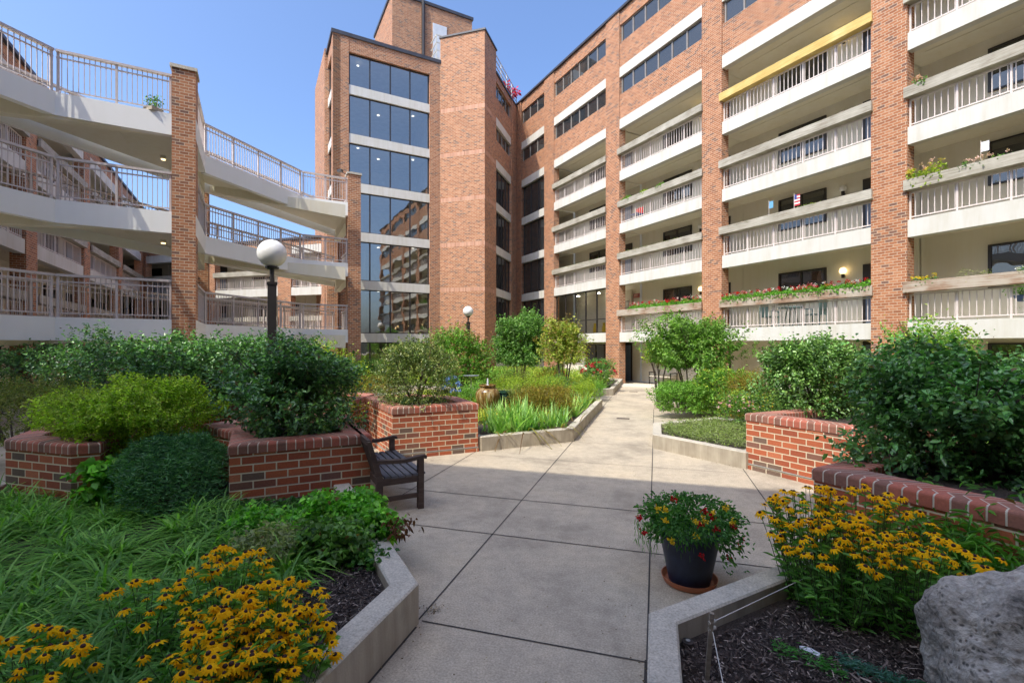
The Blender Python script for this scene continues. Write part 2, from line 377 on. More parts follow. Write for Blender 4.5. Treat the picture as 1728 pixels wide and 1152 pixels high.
planter([(-4.34,7.25),(-3.15,8.32),(-4.0,9.3),(-5.1,9.5),(-5.9,8.75),(-5.3,8.17)], 'sunlit brick planter beside the iris bed with a holly on top', .90)
planter([(1.38,8.42),(2.9,6.9),(4.4,8.3),(3.0,9.8)], 'sunlit brick planter across the path with a glossy holly', .89)
planter([(1.36,4.93),(3.35,2.95),(5.9,4.6),(5.6,6.2),(2.7,6.35)], 'long shaded brick planter behind the yellow coneflowers', .87)
planter([(5.6,6.9),(8.2,6.2),(9.5,8.4),(6.6,9.4)], 'sunlit brick planter glimpsed through the holly leaves', .89)

# ------------------------------------------------------------------ facades
ZS = [2.66, 5.6, 8.28, 11.0, 13.68, 16.36]; TH = .5; ZR = 19.4
def rail_panel(mb, F, u0, u1, n, z0, h, sp=.147, top=.035, second=None, bw=.019):
    L = u1-u0; F.box(mb, u0, u1, n-.014, n+.014, z0+.07, z0+.10)
    F.box(mb, u0, u1, n-.02, n+.02, z0+h-top, z0+h)
    k = max(1, round(L/sp))
    for i in range(1, k):
        u = u0+L*i/k; F.box(mb, u-bw/2, u+bw/2, n-bw/2, n+bw/2, z0+.10, z0+h-top)
BOX = {}
def window(F, root, u0, u1, n, z0, z1, panes, gmat, fm, mull=.05, rail_=None, name='window'):
    fmb = MB(); f = .05
    F.box(fmb, u0, u1, n-.03, n+.03, z0, z0+f); F.box(fmb, u0, u1, n-.03, n+.03, z1-f, z1)
    for k in range(panes+1):
        u = u0+(u1-u0)*k/panes; a = max(u0, u-mull/2); b = min(u1, u+mull/2)
        if k == 0: a, b = u0, u0+mull
        if k == panes: a, b = u1-mull, u1
        F.box(fmb, a, b, n-.035, n+.035, z0+f, z1-f)
    if rail_: F.box(fmb, u0+mull, u1-mull, n-.025, n+.025, z0+rail_, z0+rail_+.05)
    wo = fmb.build(name, M[fm], root)
    p = MB()
    for k in range(panes):
        a = u0+(u1-u0)*k/panes+mull/2; b = u0+(u1-u0)*(k+1)/panes-mull/2
        p.face([F.p(a,n,z0+f),F.p(b,n,z0+f),F.p(b,n,z1-f),F.p(a,n,z1-f)])
    p.build('pane', M[gmat], wo); return wo
def wing(root, F, bays, floors_open, zs, zroof, back=2.0, pw=.95, win_upper=True, special=None, nground=True, wood_at=None, lamps=True):
    """bays: list of (u_low, u_high) clear spans between brick pillars, u increasing"""
    special = special or {}
    us = sorted(bays); lo = us[0][0]-pw; hi = us[-1][1]+pw
    edges = [(lo, us[0][0])] + [(a[1], b[0]) for a, b in zip(us, us[1:])] + [(us[-1][1], hi)]
    for a, b in edges:
        q = MB(); F.box(q, a, b, -.42, 0, 0, zroof-.12); q.build('brick_pillar', M['brick'], root)
    q = MB(); F.box(q, lo, hi, -back-.25, .06, zroof-.12, zroof); q.build('roof_edge', M['roof'], root)
    q = MB()
    for (a, b) in us:                                         # back wall
        F.box(q, a-pw/2, b+pw/2, -back-.2, -back, 0, zroof-.12)
    F.box(q, lo, lo+.2, -back, -.42, 0, zroof-.12)
    q.build('stucco_wall', M['wall'], root)
    nop = len(floors_open)
    for i, (a, b) in enumerate(us):
        for k, z in enumerate(zs):
            s = MB(); F.box(s, a, b, -.30, -.03, z-TH, z); s.build('slab_edge', M['white'], root)
            s = MB(); F.box(s, a-pw/2, b+pw/2, -back, -.425, z-.22, z-.02); F.box(s, a, b, -.425, -.305, z-.22, z-.02); F.box(s, a, b, -1.15, -1.10, z-.235, z-.221); s.build('floor_slab', M['soffit'], root)
            fl = k+1; sp = special.get((i, fl)); top = (zs[k+1]-TH) if k+1 < len(zs) else zroof-.12
            if sp == 'glass':
                window(F, root, a+.02, b-.02, -.22, z, top, max(3, round((b-a)/.95)), 'lobby', 'dark', .07, .75); continue
            if sp == 'gdark':
                window(F, root, a+.02, b-.02, -.22, z, top, max(3, round((b-a)/.95)), 'gdark', 'dark', .07); continue
            if fl in floors_open:
                r = MB(); rail_panel(r, F, a, b, -.13, z, .80); ro = r.build('railing', M['rail'], root)
                npst = 5
                for j in range(npst+1):
                    u = a+.03+(b-a-.06)*j/npst; r = MB(); F.box(r, u-.022, u+.022, -.155, -.108, z, z+.80); r.build('post', M['rail'], ro)
                m_ = (wood_at or {}).get((i, fl), 'wgrey'); hgt = .30
                r = MB(); jit = .02*math.sin(i*3.1+fl*1.7)
                F.box(r, a-.06, b+.06, -.30, .10+jit, z+.84, z+.87); F.box(r, a-.06, b+.06, .04, .10+jit, z+.87, z+.84+hgt); F.box(r, a-.06, b+.06, -.30, -.25, z+.87, z+.84+hgt); F.box(r, a, b, -.25, .04, z+.87, z+1.08, 1)
                BOX[(root.name, i, fl)] = (F, a, b, -.10, z+.84+hgt)
                r.build('planter_box', [M[m_], M['mulch']], root, 'bright new yellow timber planter box' if m_ == 'wnew' else None)
            else:
                hsp = 1.28 if top-z > 2 else top-z
                s = MB(); F.box(s, a, b, -.30, -.06, z, z+hsp); s.build('brick_spandrel', M['brick'], root)
                if top-z > 2:
                    wt = top if k+1 < len(zs) else z+2.2
                    window(F, root, a+.05, b-.05, -.16, z+hsp, wt, 6 if b-a > 4 else 3, 'gdark', 'frame', .06)
                    if wt < top: s = MB(); F.box(s, a, b, -.30, -.06, wt, top); s.build('brick_spandrel', M['brick'], root)
        # doors and windows of the back wall
        for k in ([-1] if nground else [])+list(range(len(zs))):
            fl = k+1; z = zs[k] if k >= 0 else 0.0
            if k >= 0 and fl not in floors_open: continue
            if special.get((i, fl)): continue
            n = -back+.03
            if b-a > 4:
                window(F, root, a+1.14, a+2.95, n, z+.95, z+(2.2 if k >= 0 else 2.05), 2, 'gdark', 'dark', .07)
                for (u0, u1) in ((b-1.15, b-.12),):
                    d = MB(); F.box(d, u0, u1, n-.02, n+.02, z, z+2.12); do = d.build('door', M['dark'], root)
                    d = MB(); F.box(d, u0+.1, u1-.1, n+.022, n+.035, z+.04, z+2.0 if k < 0 else z+1.6); d.build('door_leaf', M['door'], do)
                if lamps and k >= 0:
                    d = MB(); c = F.p(a+3.58, n+.12, z+1.95); d.tube((c[0],c[1],z+1.72),(c[0],c[1],z+1.86),.05,.06); c2 = F.p(a+3.58, n, z+1.78); d.bar(c2,(c[0],c[1],z+1.78),.05); lo_ = d.build('wall_lamp', M['dark'], root)
                    d = MB(); d.lathe([(0,-.12),(.07,-.10),(.115,-.04),(.12,.02),(.09,.09),(.04,.12),(0,.125)], 12, (c[0],c[1],z+1.97)); d.build('lamp_globe', M['lampon'] if (i*3+fl) % 3 == 1 else M['globe'], lo_, smooth=True)
def globem():
    m, nt, bs = mat('opal_globe'); bs.inputs['Base Color'].default_value = (.86,.85,.82,1); bs.inputs['Roughness'].default_value = .35
    bs.inputs['Subsurface Weight'].default_value = .3; bs.inputs['Subsurface Radius'].default_value = (.1,.1,.1)
    return m
M['globe'] = globem()

# right wing: A.  u grows towards the camera here (dir (1,-1)); P0 = near edge of the pillar by the entrance
P0 = (-1.8, 25.25); FA = Fr(P0, (1,-1), (-1,-1))
A = thing('apartment_wing', 'sunlit six storey red brick apartment wing with cream balconies and timber planter boxes', 'building', (P0[0]+6,P0[1]+2,0))
baysA = [(-10.35,-7.3),(-6.17,-1.07),(0,5.2),(6.17,11.48),(12.4,17.7)]+[(18.63+6.22*k, 23.9+6.22*k) for k in range(3)]
specA = {(0,f): 'gdark' for f in (1,2,3,4)}; specA[(1,1)] = 'glass'
woodA = {(3,4): 'wnew', (3,1): 'wbrown', (4,1): 'wbrown', (2,1): 'wbrown'}
wing(A, FA, baysA, (1,2,3,4), ZS, ZR, special=specA, wood_at=woodA)
# entrance return wall and far ground-floor panels under the glazed bays
q = MB(); FA.box(q, -10.35,-1.07,-1.2,-1.0,0,2.16); q.build('stucco_wall', M['wall'], A)
window(FA, A, -4.1,-1.2,-.96,.75,2.05,3,'gdark','dark',.06)
q = MB(); FA.box(q,-6.1,-1.1,-1.9,-1.85,2.66,5.1); q.build('interior_wall', M['inwall'], A)
for u, z in ((-5.2,4.6),(-3.2,4.6),(-1.9,4.7)):
    q = MB(); c = FA.p(u,-1.2,5.0); q.lathe([(0,-.02),(.09,-.02),(.09,.03),(0,.03)],10,(c[0],c[1],5.05)); q.build('ceiling_light', M['lobbyl'], A)
for u, lb in ((-2.75,'bright yellow vase on the lobby sill behind the airy tree'),(-1.95,'bright yellow vase standing alone in the middle of the lobby window')):
    c = FA.p(u,-.6,2.67); t = local(thing('yellow_vase', lb, 'vase', c)); q = MB(); q.lathe([(0,0),(.10,0),(.13,.1),(.12,.3),(.07,.48),(.09,.58),(.06,.58),(0,.5)],16); q.build('vase', plain('yellow_glaze',(.75,.5,.02),.4), t, smooth=True)
c = FA.p(-1.7,-1.84,4.1); t = thing('notice_board', 'grey framed notice board on the lobby wall behind the glass', 'notice board', c)
q = MB(); FA.box(q,-2.1,-1.3,-1.848,-1.82,3.75,4.5); q.build('board_frame', M['frame'], t)
q = MB()
for k in range(3):
    for j in range(2): FA.box(q,-2.05+k*.26,-1.84+k*.26,-1.819,-1.81,3.80+j*.34,4.08+j*.34)
q.build('paper_sheet', M['white'], t)
# exit sign by the first balcony
def text(name, body, size, loc, rot, m, parent=None, align='CENTER'):
    cu = bpy.data.curves.new(name+'_curve', 'FONT'); cu.body = body; cu.size = size; cu.align_x = align; cu.align_y = 'CENTER'; cu.extrude = .002
    tmp = bpy.data.objects.new('tmp_text', cu); COL.objects.link(tmp); dg_ = bpy.context.evaluated_depsgraph_get()
    me = bpy.data.meshes.new_from_object(tmp.evaluated_get(dg_)); bpy.data.objects.remove(tmp); me.name = name; me.materials.clear(); me.materials.append(m)
    o = bpy.data.objects.new(name, me); COL.objects.link(o)
    if parent: o.parent = parent; 
    o.location = Vector(loc) - (Vector(parent.location) if parent is not None and parent.parent is None else Vector((0,0,0))); o.rotation_euler = rot; return o
sg = thing('exit_sign', 'small red EXIT sign on the wall of the lowest balcony by the entrance', 'sign', FA.p(-.8,-1.95,4.72))
q = MB(); FA.box(q,-1.02,-.58,-1.97,-1.92,4.62,4.84); q.build('sign_box', plain('sign_red',(.35,.05,.03),.5), sg)
text('lettering', 'EXIT', .17, FA.p(-.8,-1.912,4.725), (R(90),0,R(-45)), plain('exit_letters',(.75,.55,.45),.5), sg)

# tower: T (glazed face), F (stair shaft), F2 (side towards the wing), penthouse
T = thing('brick_tower', 'tall brick tower with wide glazed bays and a projecting windowless shaft', 'building', (-14,25,0))
FT = Fr((-12.42,26.26), (-1,-1), (1,-1))
q = MB(); FT.box(q, 0,.65,-.4,0,0,18.95); q.build('brick_pier', M['brick'], T)
q = MB(); FT.box(q, 5.28,6.12,-.4,0,0,18.95); q.build('brick_pier', M['brick'], T)
q = MB(); FT.box(q, .65,5.28,-.4,-.02,18.15,18.95); q.build('brick_parapet', M['brick'], T)
q = MB(); FT.box(q, -.3,6.2,-7.4,.05,18.95,19.15); q.build('roof_edge', M['roof'], T)
for k, z in enumerate([0]+ZS):
    if k: q = MB(); FT.box(q,.65,5.28,-.35,-.04,z-TH,z); q.build('slab_edge', M['white'], T); q = MB(); FT.box(q,.3,5.6,-4.5,-.36,z-.3,z-.05); q.build('floor_slab', M['inwall'], T)
    top = ZS[k]-TH if k < 6 else 18.15
    window(FT, T, .66,5.27,-.18, z if k else .5, top, 4,'glass','dark',.07)
    for (u, n_) in ((1.3,-1.3),(3.2,-2.2),(4.6,-1.1)):
        if (k*7+int(u*3)) % 3:
            c = FT.p(u,n_,0); q = MB(); q.lathe([(0,0),(.07,0),(.07,.03),(0,.03)],10,(c[0],c[1],(ZS[k]-.34) if k < 6 else 18.1)); q.build('ceiling_light', M['down'], T)
q = MB(); FT.box(q,.3,5.7,-4.7,-4.5,0,18.9); FT.box(q,.3,.5,-4.5,-.41,0,18.9); FT.box(q,5.5,5.7,-4.5,-.41,0,18.9); FT.box(q,.5,5.5,-4.5,-.42,18.3,18.9); q.build('interior_wall', M['inwall'], T)
# side of the tower towards the walkway
F3 = Fr((-16.75,21.93), (-1,1), (-1,-1))
q = MB(); F3.box(q, .0,.55,-.4,-.002,0,18.9); F3.box(q, 2.3,7.4,-.6,.14,0,19.3); q.build('brick_wall', M['brick'], T)
for k, z in enumerate(ZS):
    q = MB(); F3.box(q,.55,2.3,-.3,-.05,z-TH,z); q.build('slab_edge', M['white'], T)
    top = ZS[k+1]-TH if k < 5 else 18.2
    window(F3, T, .57,2.28,-.16,z,top,2,'gdark','dark',.06)
q = MB(); F3.box(q,.55,2.3,-.3,-.03,18.2,18.9); q.build('brick_parapet', M['brick'], T)
q = MB(); F3.box(q,.55,2.3,-.6,-.4,0,18.9); q.build('interior_wall', M['interior'], T)
# stair shaft
q = MB(); q.box(-12.42,-9.57,26.26,28.35,0,20.45); q.build('stair_shaft', M['brick'], T)
q = MB(); q.box(-12.48,-9.51,26.2,28.41,20.45,20.55); q.build('shaft_coping', M['roof'], T)
sband = plain('pale_soldier_brick', (.60,.33,.22), .85, .15, 20)
sb = brick('soldier_band', .0813, 3.0, .006, [(0,(.38,.18,.10)),(.5,(.50,.25,.15)),(1,(.56,.31,.20))], (.58,.48,.40), .2, True)
for z in ZS[1:]:
    q = MB(); q.box(-12.425,-9.565,26.255,28.3,z-.42,z-.18); q.build('soldier_course', sb, T)
# side F2 with window bays
F2 = Fr((-9.57,28.35), (0,1), (1,0))
q = MB(); F2.box(q, 3.3,4.95,-.4,.02,0,19.05); q.build('brick_pier', M['brick'], T)
q = MB(); F2.box(q, 0,5.2,-2.0,.05,19.05,19.2); q.build('roof_edge', M['roof'], T)
q = MB(); F2.box(q, 0,5,-.9,-.7,0,19); q.build('interior_wall', M['interior'], T)
for k, z in enumerate(ZS):
    q = MB(); F2.box(q,0,3.3,-.3,-.03,z-TH,z); q.build('slab_edge', M['white'], T)
    top = ZS[k+1]-TH if k < 5 else 18.6
    if k < 4: window(F2, T, .03,3.28,-.18,z,top,4,'gdark','dark',.07)
    else:
        q = MB(); F2.box(q,0,3.3,-.3,-.05,z,z+1.28); q.build('brick_spandrel', M['brick'], T)
        window(F2, T, .03,3.28,-.18,z+1.28,top,4,'gdark','frame',.06)
q = MB(); F2.box(q,0,3.3,-.3,-.03,18.6,19.05); q.build('brick_parapet', M['brick'], T)
q = MB(); F2.box(q,0,3.3,-.3,-.03,0,2.16); q.build('stucco_wall', M['wall'], T)
q = MB()
for zz in (19.6,19.95,20.3): F2.box(q,0,4.9,-.10,-.06,zz,zz+.04)
for k in range(5): F2.box(q,k*1.2,k*1.2+.04,-.1,-.06,19.2,20.3)
q.build('roof_railing', M['white'], T)
# brick return between F2 and wing, corner pier
q = MB(); FA.box(q,-11.2,-10.35,-.45,.02,0,19.25); q.build('brick_pier', M['brick'], T)
# penthouse
FP = Fr((-12.42-3.5*S2,26.26+3.5*S2), (-1,-1), (1,-1))
q = MB(); FP.box(q,-3.6,2.02,-5.1,0,18.5,24.8); q.build('penthouse', M['brick'], T)
q = MB(); FP.box(q,-3.68,2.1,-5.2,.08,24.8,25.0); q.build('penthouse_coping', M['roof'], T)
q = MB(); FP.box(q,-1.7,-.72,.0,.06,20.9,23.7); do = q.build('penthouse_door', plain('pale_metal',(.62,.64,.66),.4), T)
q = MB(); c = FP.p(-.02,.1,18.9); q.tube(c,(c[0],c[1],24.9),.11); q.build('drain_pipe', M['dark'], T)
q = MB(); FP.box(q,-2.9,-.6,.07,1.2,20.6,20.75)
q.build('roof_platform', M['white'], T)
q = MB()
for zz in (21.2,21.7,22.2):
    FP.box(q,-2.9,-.55,1.15,1.2,zz,zz+.05); FP.box(q,-.6,-.55,.1,1.2,zz,zz+.05)
for u in (-2.9,-1.8,-.6): FP.box(q,u,u+.05,1.15,1.2,18.9,22.2)
q.build('platform_railing', M['white'], T)
# low mass behind so that nothing is hollow
q = MB(); FT.box(q,-3.0,6.0,-7.3,-4.75,0,18.9); q.build('rear_wall', M['brick'], T)

# left wing C (in shade, three open storeys)
FC = Fr((-21.3,11.5), (-1,1), (1,1)); 
Cw = thing('apartment_wing', 'shaded four storey brick wing with balconies seen behind the raised walkway', 'building', (-24,14,0))
wing(Cw, FC, [(-6.22,-.95),(0,5.32),(6.22,11.54),(12.44,17.76),(18.66,23.98)], (1,2,3), ZS[:3]+[10.95], 11.6, lamps=False)
FD = Fr((-31,24.5), (1,0), (0,-1))
Dw = thing('apartment_wing', 'low sunlit wing with white slab edges far behind the raised walkway', 'building', (-25,26,0))
wing(Dw, FD, [(-9.3,-4.1),(-3.1,2.1),(3.1,8.2),(9.2,12.6)], (1,2), ZS[:2]+[8.2], 8.7, lamps=False)
q = MB()
q.face([(-40,26.6,8.7),(-17.8,26.6,8.7),(-17.8,32,10.6),(-40,32,10.6)]); q.build('blue_roof', plain('blue_sheet_roof',(.30,.38,.52),.35,.1,2), Dw)
# wing behind the camera: it throws the courtyard's shadow
FE = Fr((-20,-6.1), (1,0), (0,1))
Ew = thing('apartment_wing', 'six storey brick wing standing behind the photographer', 'building', (0,-8,0))
wing(Ew, FE, [(k*6.22, k*6.22+5.27) for k in range(7)], (1,2,3,4), ZS, ZR, lamps=False)

# ------------------------------------------------------------------ raised walkway
W = thing('raised_walkway', 'three storey open concrete walkway on brick pillars with cream railings', 'walkway', (-14.5,12,0))
OUT = [(-14.35,0.5),(-14.35,8.1),(-12.66,9.79),(-12.27,10.18),(-14.35,12.26),(-14.35,16.8),(-13.04,18.11),(-12.65,18.5),(-16.0,21.85)]
INN = [(-16.3,21.85),(-16.3,0.5)]
for k, z in enumerate(ZS[:3]):
    zf = z+.03*(k == 0)
    d = MB()
    P = [Vector(p) for p in OUT]
    for a, b in zip(OUT, OUT[1:]):
        if (a, b) in ((OUT[2],OUT[3]), (OUT[6],OUT[7])): continue
        F = Fr(a, (b[0]-a[0], b[1]-a[1]), (b[1]-a[1], a[0]-b[0])); L = math.dist(a, b)
        F.box(d, 0, L, -.2, 0, z-.56, z+.02)
    d.build('fascia', M['walk'], W)
    d = MB(); d.prism(ccw(inset(ccw(OUT+INN), .19)), z-.24, z-.02); d.build('deck', M['soffit'], W)
    d = MB()
    for a, b in (((-12.7,10.1),(-16.3,13.7)),((-12.7,10.1),(-16.3,6.3)),((-16.3,14.1),(-12.9,17.7)),((-13.0,18.4),(-16.2,21.6))):
        A_ = Vector((*a,0)); B_ = Vector((*b,0)); dd = (B_-A_).normalized(); nn = Vector((-dd.y,dd.x,0))*.14
        d.hexa([(A_-nn)[:2]+(z-.48,),(A_+nn)[:2]+(z-.48,),(B_+nn)[:2]+(z-.80,),(B_-nn)[:2]+(z-.80,),
                (A_-nn)[:2]+(z-.24,),(A_+nn)[:2]+(z-.24,),(B_+nn)[:2]+(z-.24,),(B_-nn)[:2]+(z-.24,)])
    d.build('beam', M['soffit'], W)
    d = MB(); F = Fr((-16.3,.5),(0,1),(-1,0)); F.box(d,0,21.35,-.05,.1,z-.5,z+.02); d.build('fascia', M['walk'], W)
    # railings: one per straight run
    runs = [(OUT[i], OUT[i+1]) for i in (0,1,3,4,5,7)] + [((-16.3,.5),(-16.3,21.5))]
    for a, b in runs:
        r = MB(); F = Fr(a, (b[0]-a[0], b[1]-a[1]), (b[1]-a[1], a[0]-b[0])); L = math.dist(a, b)
        nn = -.07; zz = z+.02
        F.box(r, 0, L, nn-.055, nn+.055, zz+1.03, zz+1.09); F.box(r, 0, L, nn-.016, nn+.016, zz+.88, zz+.915); F.box(r, 0, L, nn-.016, nn+.016, zz+.09, zz+.12)
        n_ = round(L/.108)
        for i in range(1, n_): u = L*i/n_; F.box(r, u-.008, u+.008, nn-.008, nn+.008, zz+.12, zz+1.03)
        ro = r.build('railing', M['railw'], W)
        np_ = max(1, round(L/1.2))
        for i in range(np_+1):
            u = .04+(L-.08)*i/np_; q = MB(); F.box(q, u-.025, u+.025, nn-.025, nn+.025, z, zz+1.03); q.build('post', M['railw'], ro)
    # ceiling lamps under the decks
    for (x, y) in ((-14.2,9.4),(-13.6,19.1),(-15.1,11.4),(-15.2,16.6)):
        q = MB(); q.tube((x,y,z-.34),(x,y,z-.24),.08,.08,10); q.bar((x,y,z-.27),(x-1.2,y+1.2,z-.27),.02); lo_ = q.build('ceiling_lamp', M['soffit'], W)
        q = MB(); q.tube((x,y,z-.37),(x,y,z-.341),.06,.06,10); q.build('lamp_lens', M['lampon'], lo_)
def pillar(corner, top, size=.55, cap=True, lab=None):
    F = Fr(corner, (1,1), (1,-1)); q = MB(); F.box(q, 0,size,-size,.02,0,top-.12); o = q.build('brick_pillar', M['brick'], W, lab)
    if cap: q = MB(); F.box(q,-.04,size+.04,-size-.04,.06,top-.12,top-.03); q.build('pillar_cap', M['kerb'], o)
pillar((-12.66,9.79), 9.70); pillar((-13.04,18.11), 9.70)
pillar((-16.75,13.7), 9.35); pillar((-16.7,21.4), 9.35); pillar((-16.75,5.9), 9.35)
# flood light on the far pillar
fl = thing('flood_lamp', 'small dark flood lamp fixed at the top of the farther walkway pillar', 'lamp', (-13.15,18.0,9.6))
q = MB(); q.box(-13.42,-13.2,17.85,18.0,9.62,9.72); q.build('lamp_housing', M['dark'], fl); q = MB(); q.bar((-13.25,18.0,9.62),(-13.05,18.12,9.5),.03); q.build('bracket', M['dark'], fl)

# ------------------------------------------------------------------ street lamps
def lamp(px, d, label):
    x, y = at(px, d); t = local(thing('street_lamp', label, 'lamp post', (x,y,0), R(45), group='globe lamps on square posts'))
    q = MB(); q.box(-.065,.065,-.065,.065,0,2.98); q.box(-.075,.075,-.075,.075,2.96,3.0); q.build('post', M['dark'], t)
    q = MB(); q.tube((0,0,3.0),(0,0,3.22),.035,.035,12); q.lathe([(.035,3.20),(.10,3.22),(.105,3.245),(.06,3.26),(0,3.26)],16); q.build('neck', M['dark'], t)
    q = MB(); r = .222; q.lathe([(r*math.sin(k*math.pi/18), 3.465-r*math.cos(k*math.pi/18)) for k in range(19)], 32); q.build('globe', M['globe'], t, smooth=True)
lamp(459, 7.75, 'globe lamp on a dark square post rising behind the big shaded holly')
lamp(790, 20.8, 'globe lamp on a dark post standing far off before the windowless brick shaft')

# ------------------------------------------------------------------ bench
def bench():
    t = local(thing('garden_bench', 'weathered wooden armchair bench standing against the shaded brick planter', 'bench', (-2.71,5.20,0), R(135)))
    # local x = along the bench (length), y = towards the back
    def slat(x0,x1,y,z,w_,h_,name,m_): q = MB(); q.box(x0,x1,y-w_/2,y+w_/2,z-h_/2,z+h_/2); return q
    Lb = 1.45; D = .50
    for x in (.035, Lb-.035):
        q = MB(); q.box(x-.035,x+.035,-.035,.035,0,.60); q.build('leg', M['wbench'], t)
        q = MB(); q.hexa([(x-.03,D-.04,0),(x+.03,D-.04,0),(x+.03,D+.04,0),(x-.03,D+.04,0),(x-.03,D-.045,.42),(x+.03,D-.045,.42),(x+.03,D+.03,.42),(x-.03,D+.03,.42)])
        q.hexa([(x-.03,D-.045,.42),(x+.03,D-.045,.42),(x+.03,D+.03,.42),(x-.03,D+.03,.42),(x-.03,D+.09,.86),(x+.03,D+.09,.86),(x+.03,D+.14,.86),(x-.03,D+.14,.86)]); q.build('leg', M['wbench'], t)
        q = MB(); ys = [-.07,-.03,.08,.2,.32,.44,.53]; zs = [.615,.625,.61,.595,.60,.61,.615]
        for (y0,y1,z0,z1) in zip(ys,ys[1:],zs,zs[1:]):
            q.hexa([(x-.04,y0,z0-.02),(x+.04,y0,z0-.02),(x+.04,y1,z1-.02),(x-.04,y1,z1-.02),(x-.04,y0,z0+.022),(x+.04,y0,z0+.022),(x+.04,y1,z1+.022),(x-.04,y1,z1+.022)])
        q.build('armrest', M['wbench'], t)
        q = MB(); q.box(x-.018,x+.018,.035,D-.045,.14,.19); q.box(x-.02,x+.02,.035,D-.045,.33,.41); q.build('side_rail', M['wbench'], t)
    q = MB(); q.box(.07,Lb-.07,-.015,.015,.32,.40); q.box(.07,Lb-.07,D-.02,D+.01,.32,.40); q.build('seat_rail', M['wbench'], t)
    q = MB()
    for k in range(6): y = -.02+k*.085; z = .425-.012*math.sin(math.pi*k/5); q.box(.01,Lb-.01,y-.032,y+.032,z-.012,z+.012)
    q.build('seat', M['wslat'], t)
    q = MB()
    n = 17
    for k in range(n):
        x = .09+(Lb-.18)*k/(n-1); q.hexa([(x-.02,D-.01,.46),(x+.02,D-.01,.46),(x+.02,D+.01,.46),(x-.02,D+.01,.46),(x-.02,D+.10,.80),(x+.02,D+.10,.80),(x+.02,D+.12,.80),(x-.02,D+.12,.80)])
    q.build('backrest_slat', M['wbench'], t)
    q = MB(); q.box(.06,Lb-.06,D+.085,D+.125,.80,.87); q.box(.06,Lb-.06,D-.025,D+.005,.43,.48); q.build('backrest_rail', M['wbench'], t)
bench()

# ------------------------------------------------------------------ plant generators
def mesh_np(name, V, nv, C, m, parent=None, label=None, faces=None):
    """V (n, nv, 3) polygons or (faces given) ; C (n,3)"""
    n = V.shape[0]; me = bpy.data.meshes.new(name)
    if faces is None: faces = [list(range(nv))]
    F = np.concatenate([(np.arange(n)[:,None]*nv + np.array(f)[None,:]) for f in faces], 0) if len({len(f) for f in faces}) == 1 else None
    k = len(faces[0]); me.vertices.add(n*nv); me.vertices.foreach_set('co', V.reshape(-1).astype(np.float32))
    nf = F.shape[0]; me.loops.add(nf*k); me.loops.foreach_set('vertex_index', F.reshape(-1).astype(np.int32))
    me.polygons.add(nf); me.polygons.foreach_set('loop_start', (np.arange(nf)*k).astype(np.int32))
    try: me.polygons.foreach_set('loop_total', np.full(nf, k, np.int32))
    except Exception: pass
    me.update(calc_edges=True)
    ca = me.color_attributes.new('Col', 'FLOAT_COLOR', 'POINT')
    cc = np.ones((n, nv, 4), np.float32); cc[:,:,:3] = C[:,None,:]; ca.data.foreach_set('color', cc.reshape(-1))
    me.materials.append(m)
    o = bpy.data.objects.new(name, me); COL.objects.link(o)
    if parent is not None:
        o.parent = parent
        if parent.get('wc', 1): o.location = -Vector(parent.location)
    if label: o['label'] = label
    return o
def unit(v): return v/np.maximum(1e-9, np.linalg.norm(v, axis=-1, keepdims=True))
def leaves(P, A, L, Wd, C, fold=.25, droop=.2, up=None):
    """kite leaves: P base (n,3), A axis; returns V (n,6,3) with two quads"""
    n = len(P); A = unit(A); rnd = RNG.normal(size=(n,3))*.7; rnd[:,2] += .8
    Sd = unit(np.cross(A, rnd)); Nn = np.cross(Sd, A)
    L = np.broadcast_to(L, (n,))[:,None]; Wd = np.broadcast_to(Wd, (n,))[:,None]
    tip = P + A*L - np.array([0,0,1.])*L*droop; m1 = P + A*L*.3; m2 = P + A*L*.68 - np.array([0,0,1.])*L*droop*.4
    a = m1 + Sd*Wd*.5 + Nn*Wd*fold; b = m2 + Sd*Wd*.42 + Nn*Wd*fold; c = m1 - Sd*Wd*.5 + Nn*Wd*fold; d = m2 - Sd*Wd*.42 + Nn*Wd*fold
    return np.stack([P, a, b, tip, d, c], 1)
LF = [[0,1,2,3],[0,3,4,5]]
FOL = 2.0
def palette(cols, n, jitter=.12):
    cols = np.array(cols, float)
    if cols[:,1].mean() > cols[:,0].mean() and cols[:,1].mean() > cols[:,2].mean(): cols = cols*FOL
    i = RNG.random(n)*(len(cols)-1); k = np.clip(i.astype(int), 0, len(cols)-2); f = (i-k)[:,None]
    c = cols[k]*(1-f)+cols[k+1]*f; return np.clip(c*(1+RNG.normal(size=(n,1))*jitter), .004, 1)
def lump(D, seed, amp):
    r = np.ones(len(D)); rs = np.random.default_rng(seed)
    for _ in range(9): k = rs.normal(size=3)*2.6; r += amp*.5*np.sin(D@k*1.6+rs.random()*6.28)
    return r
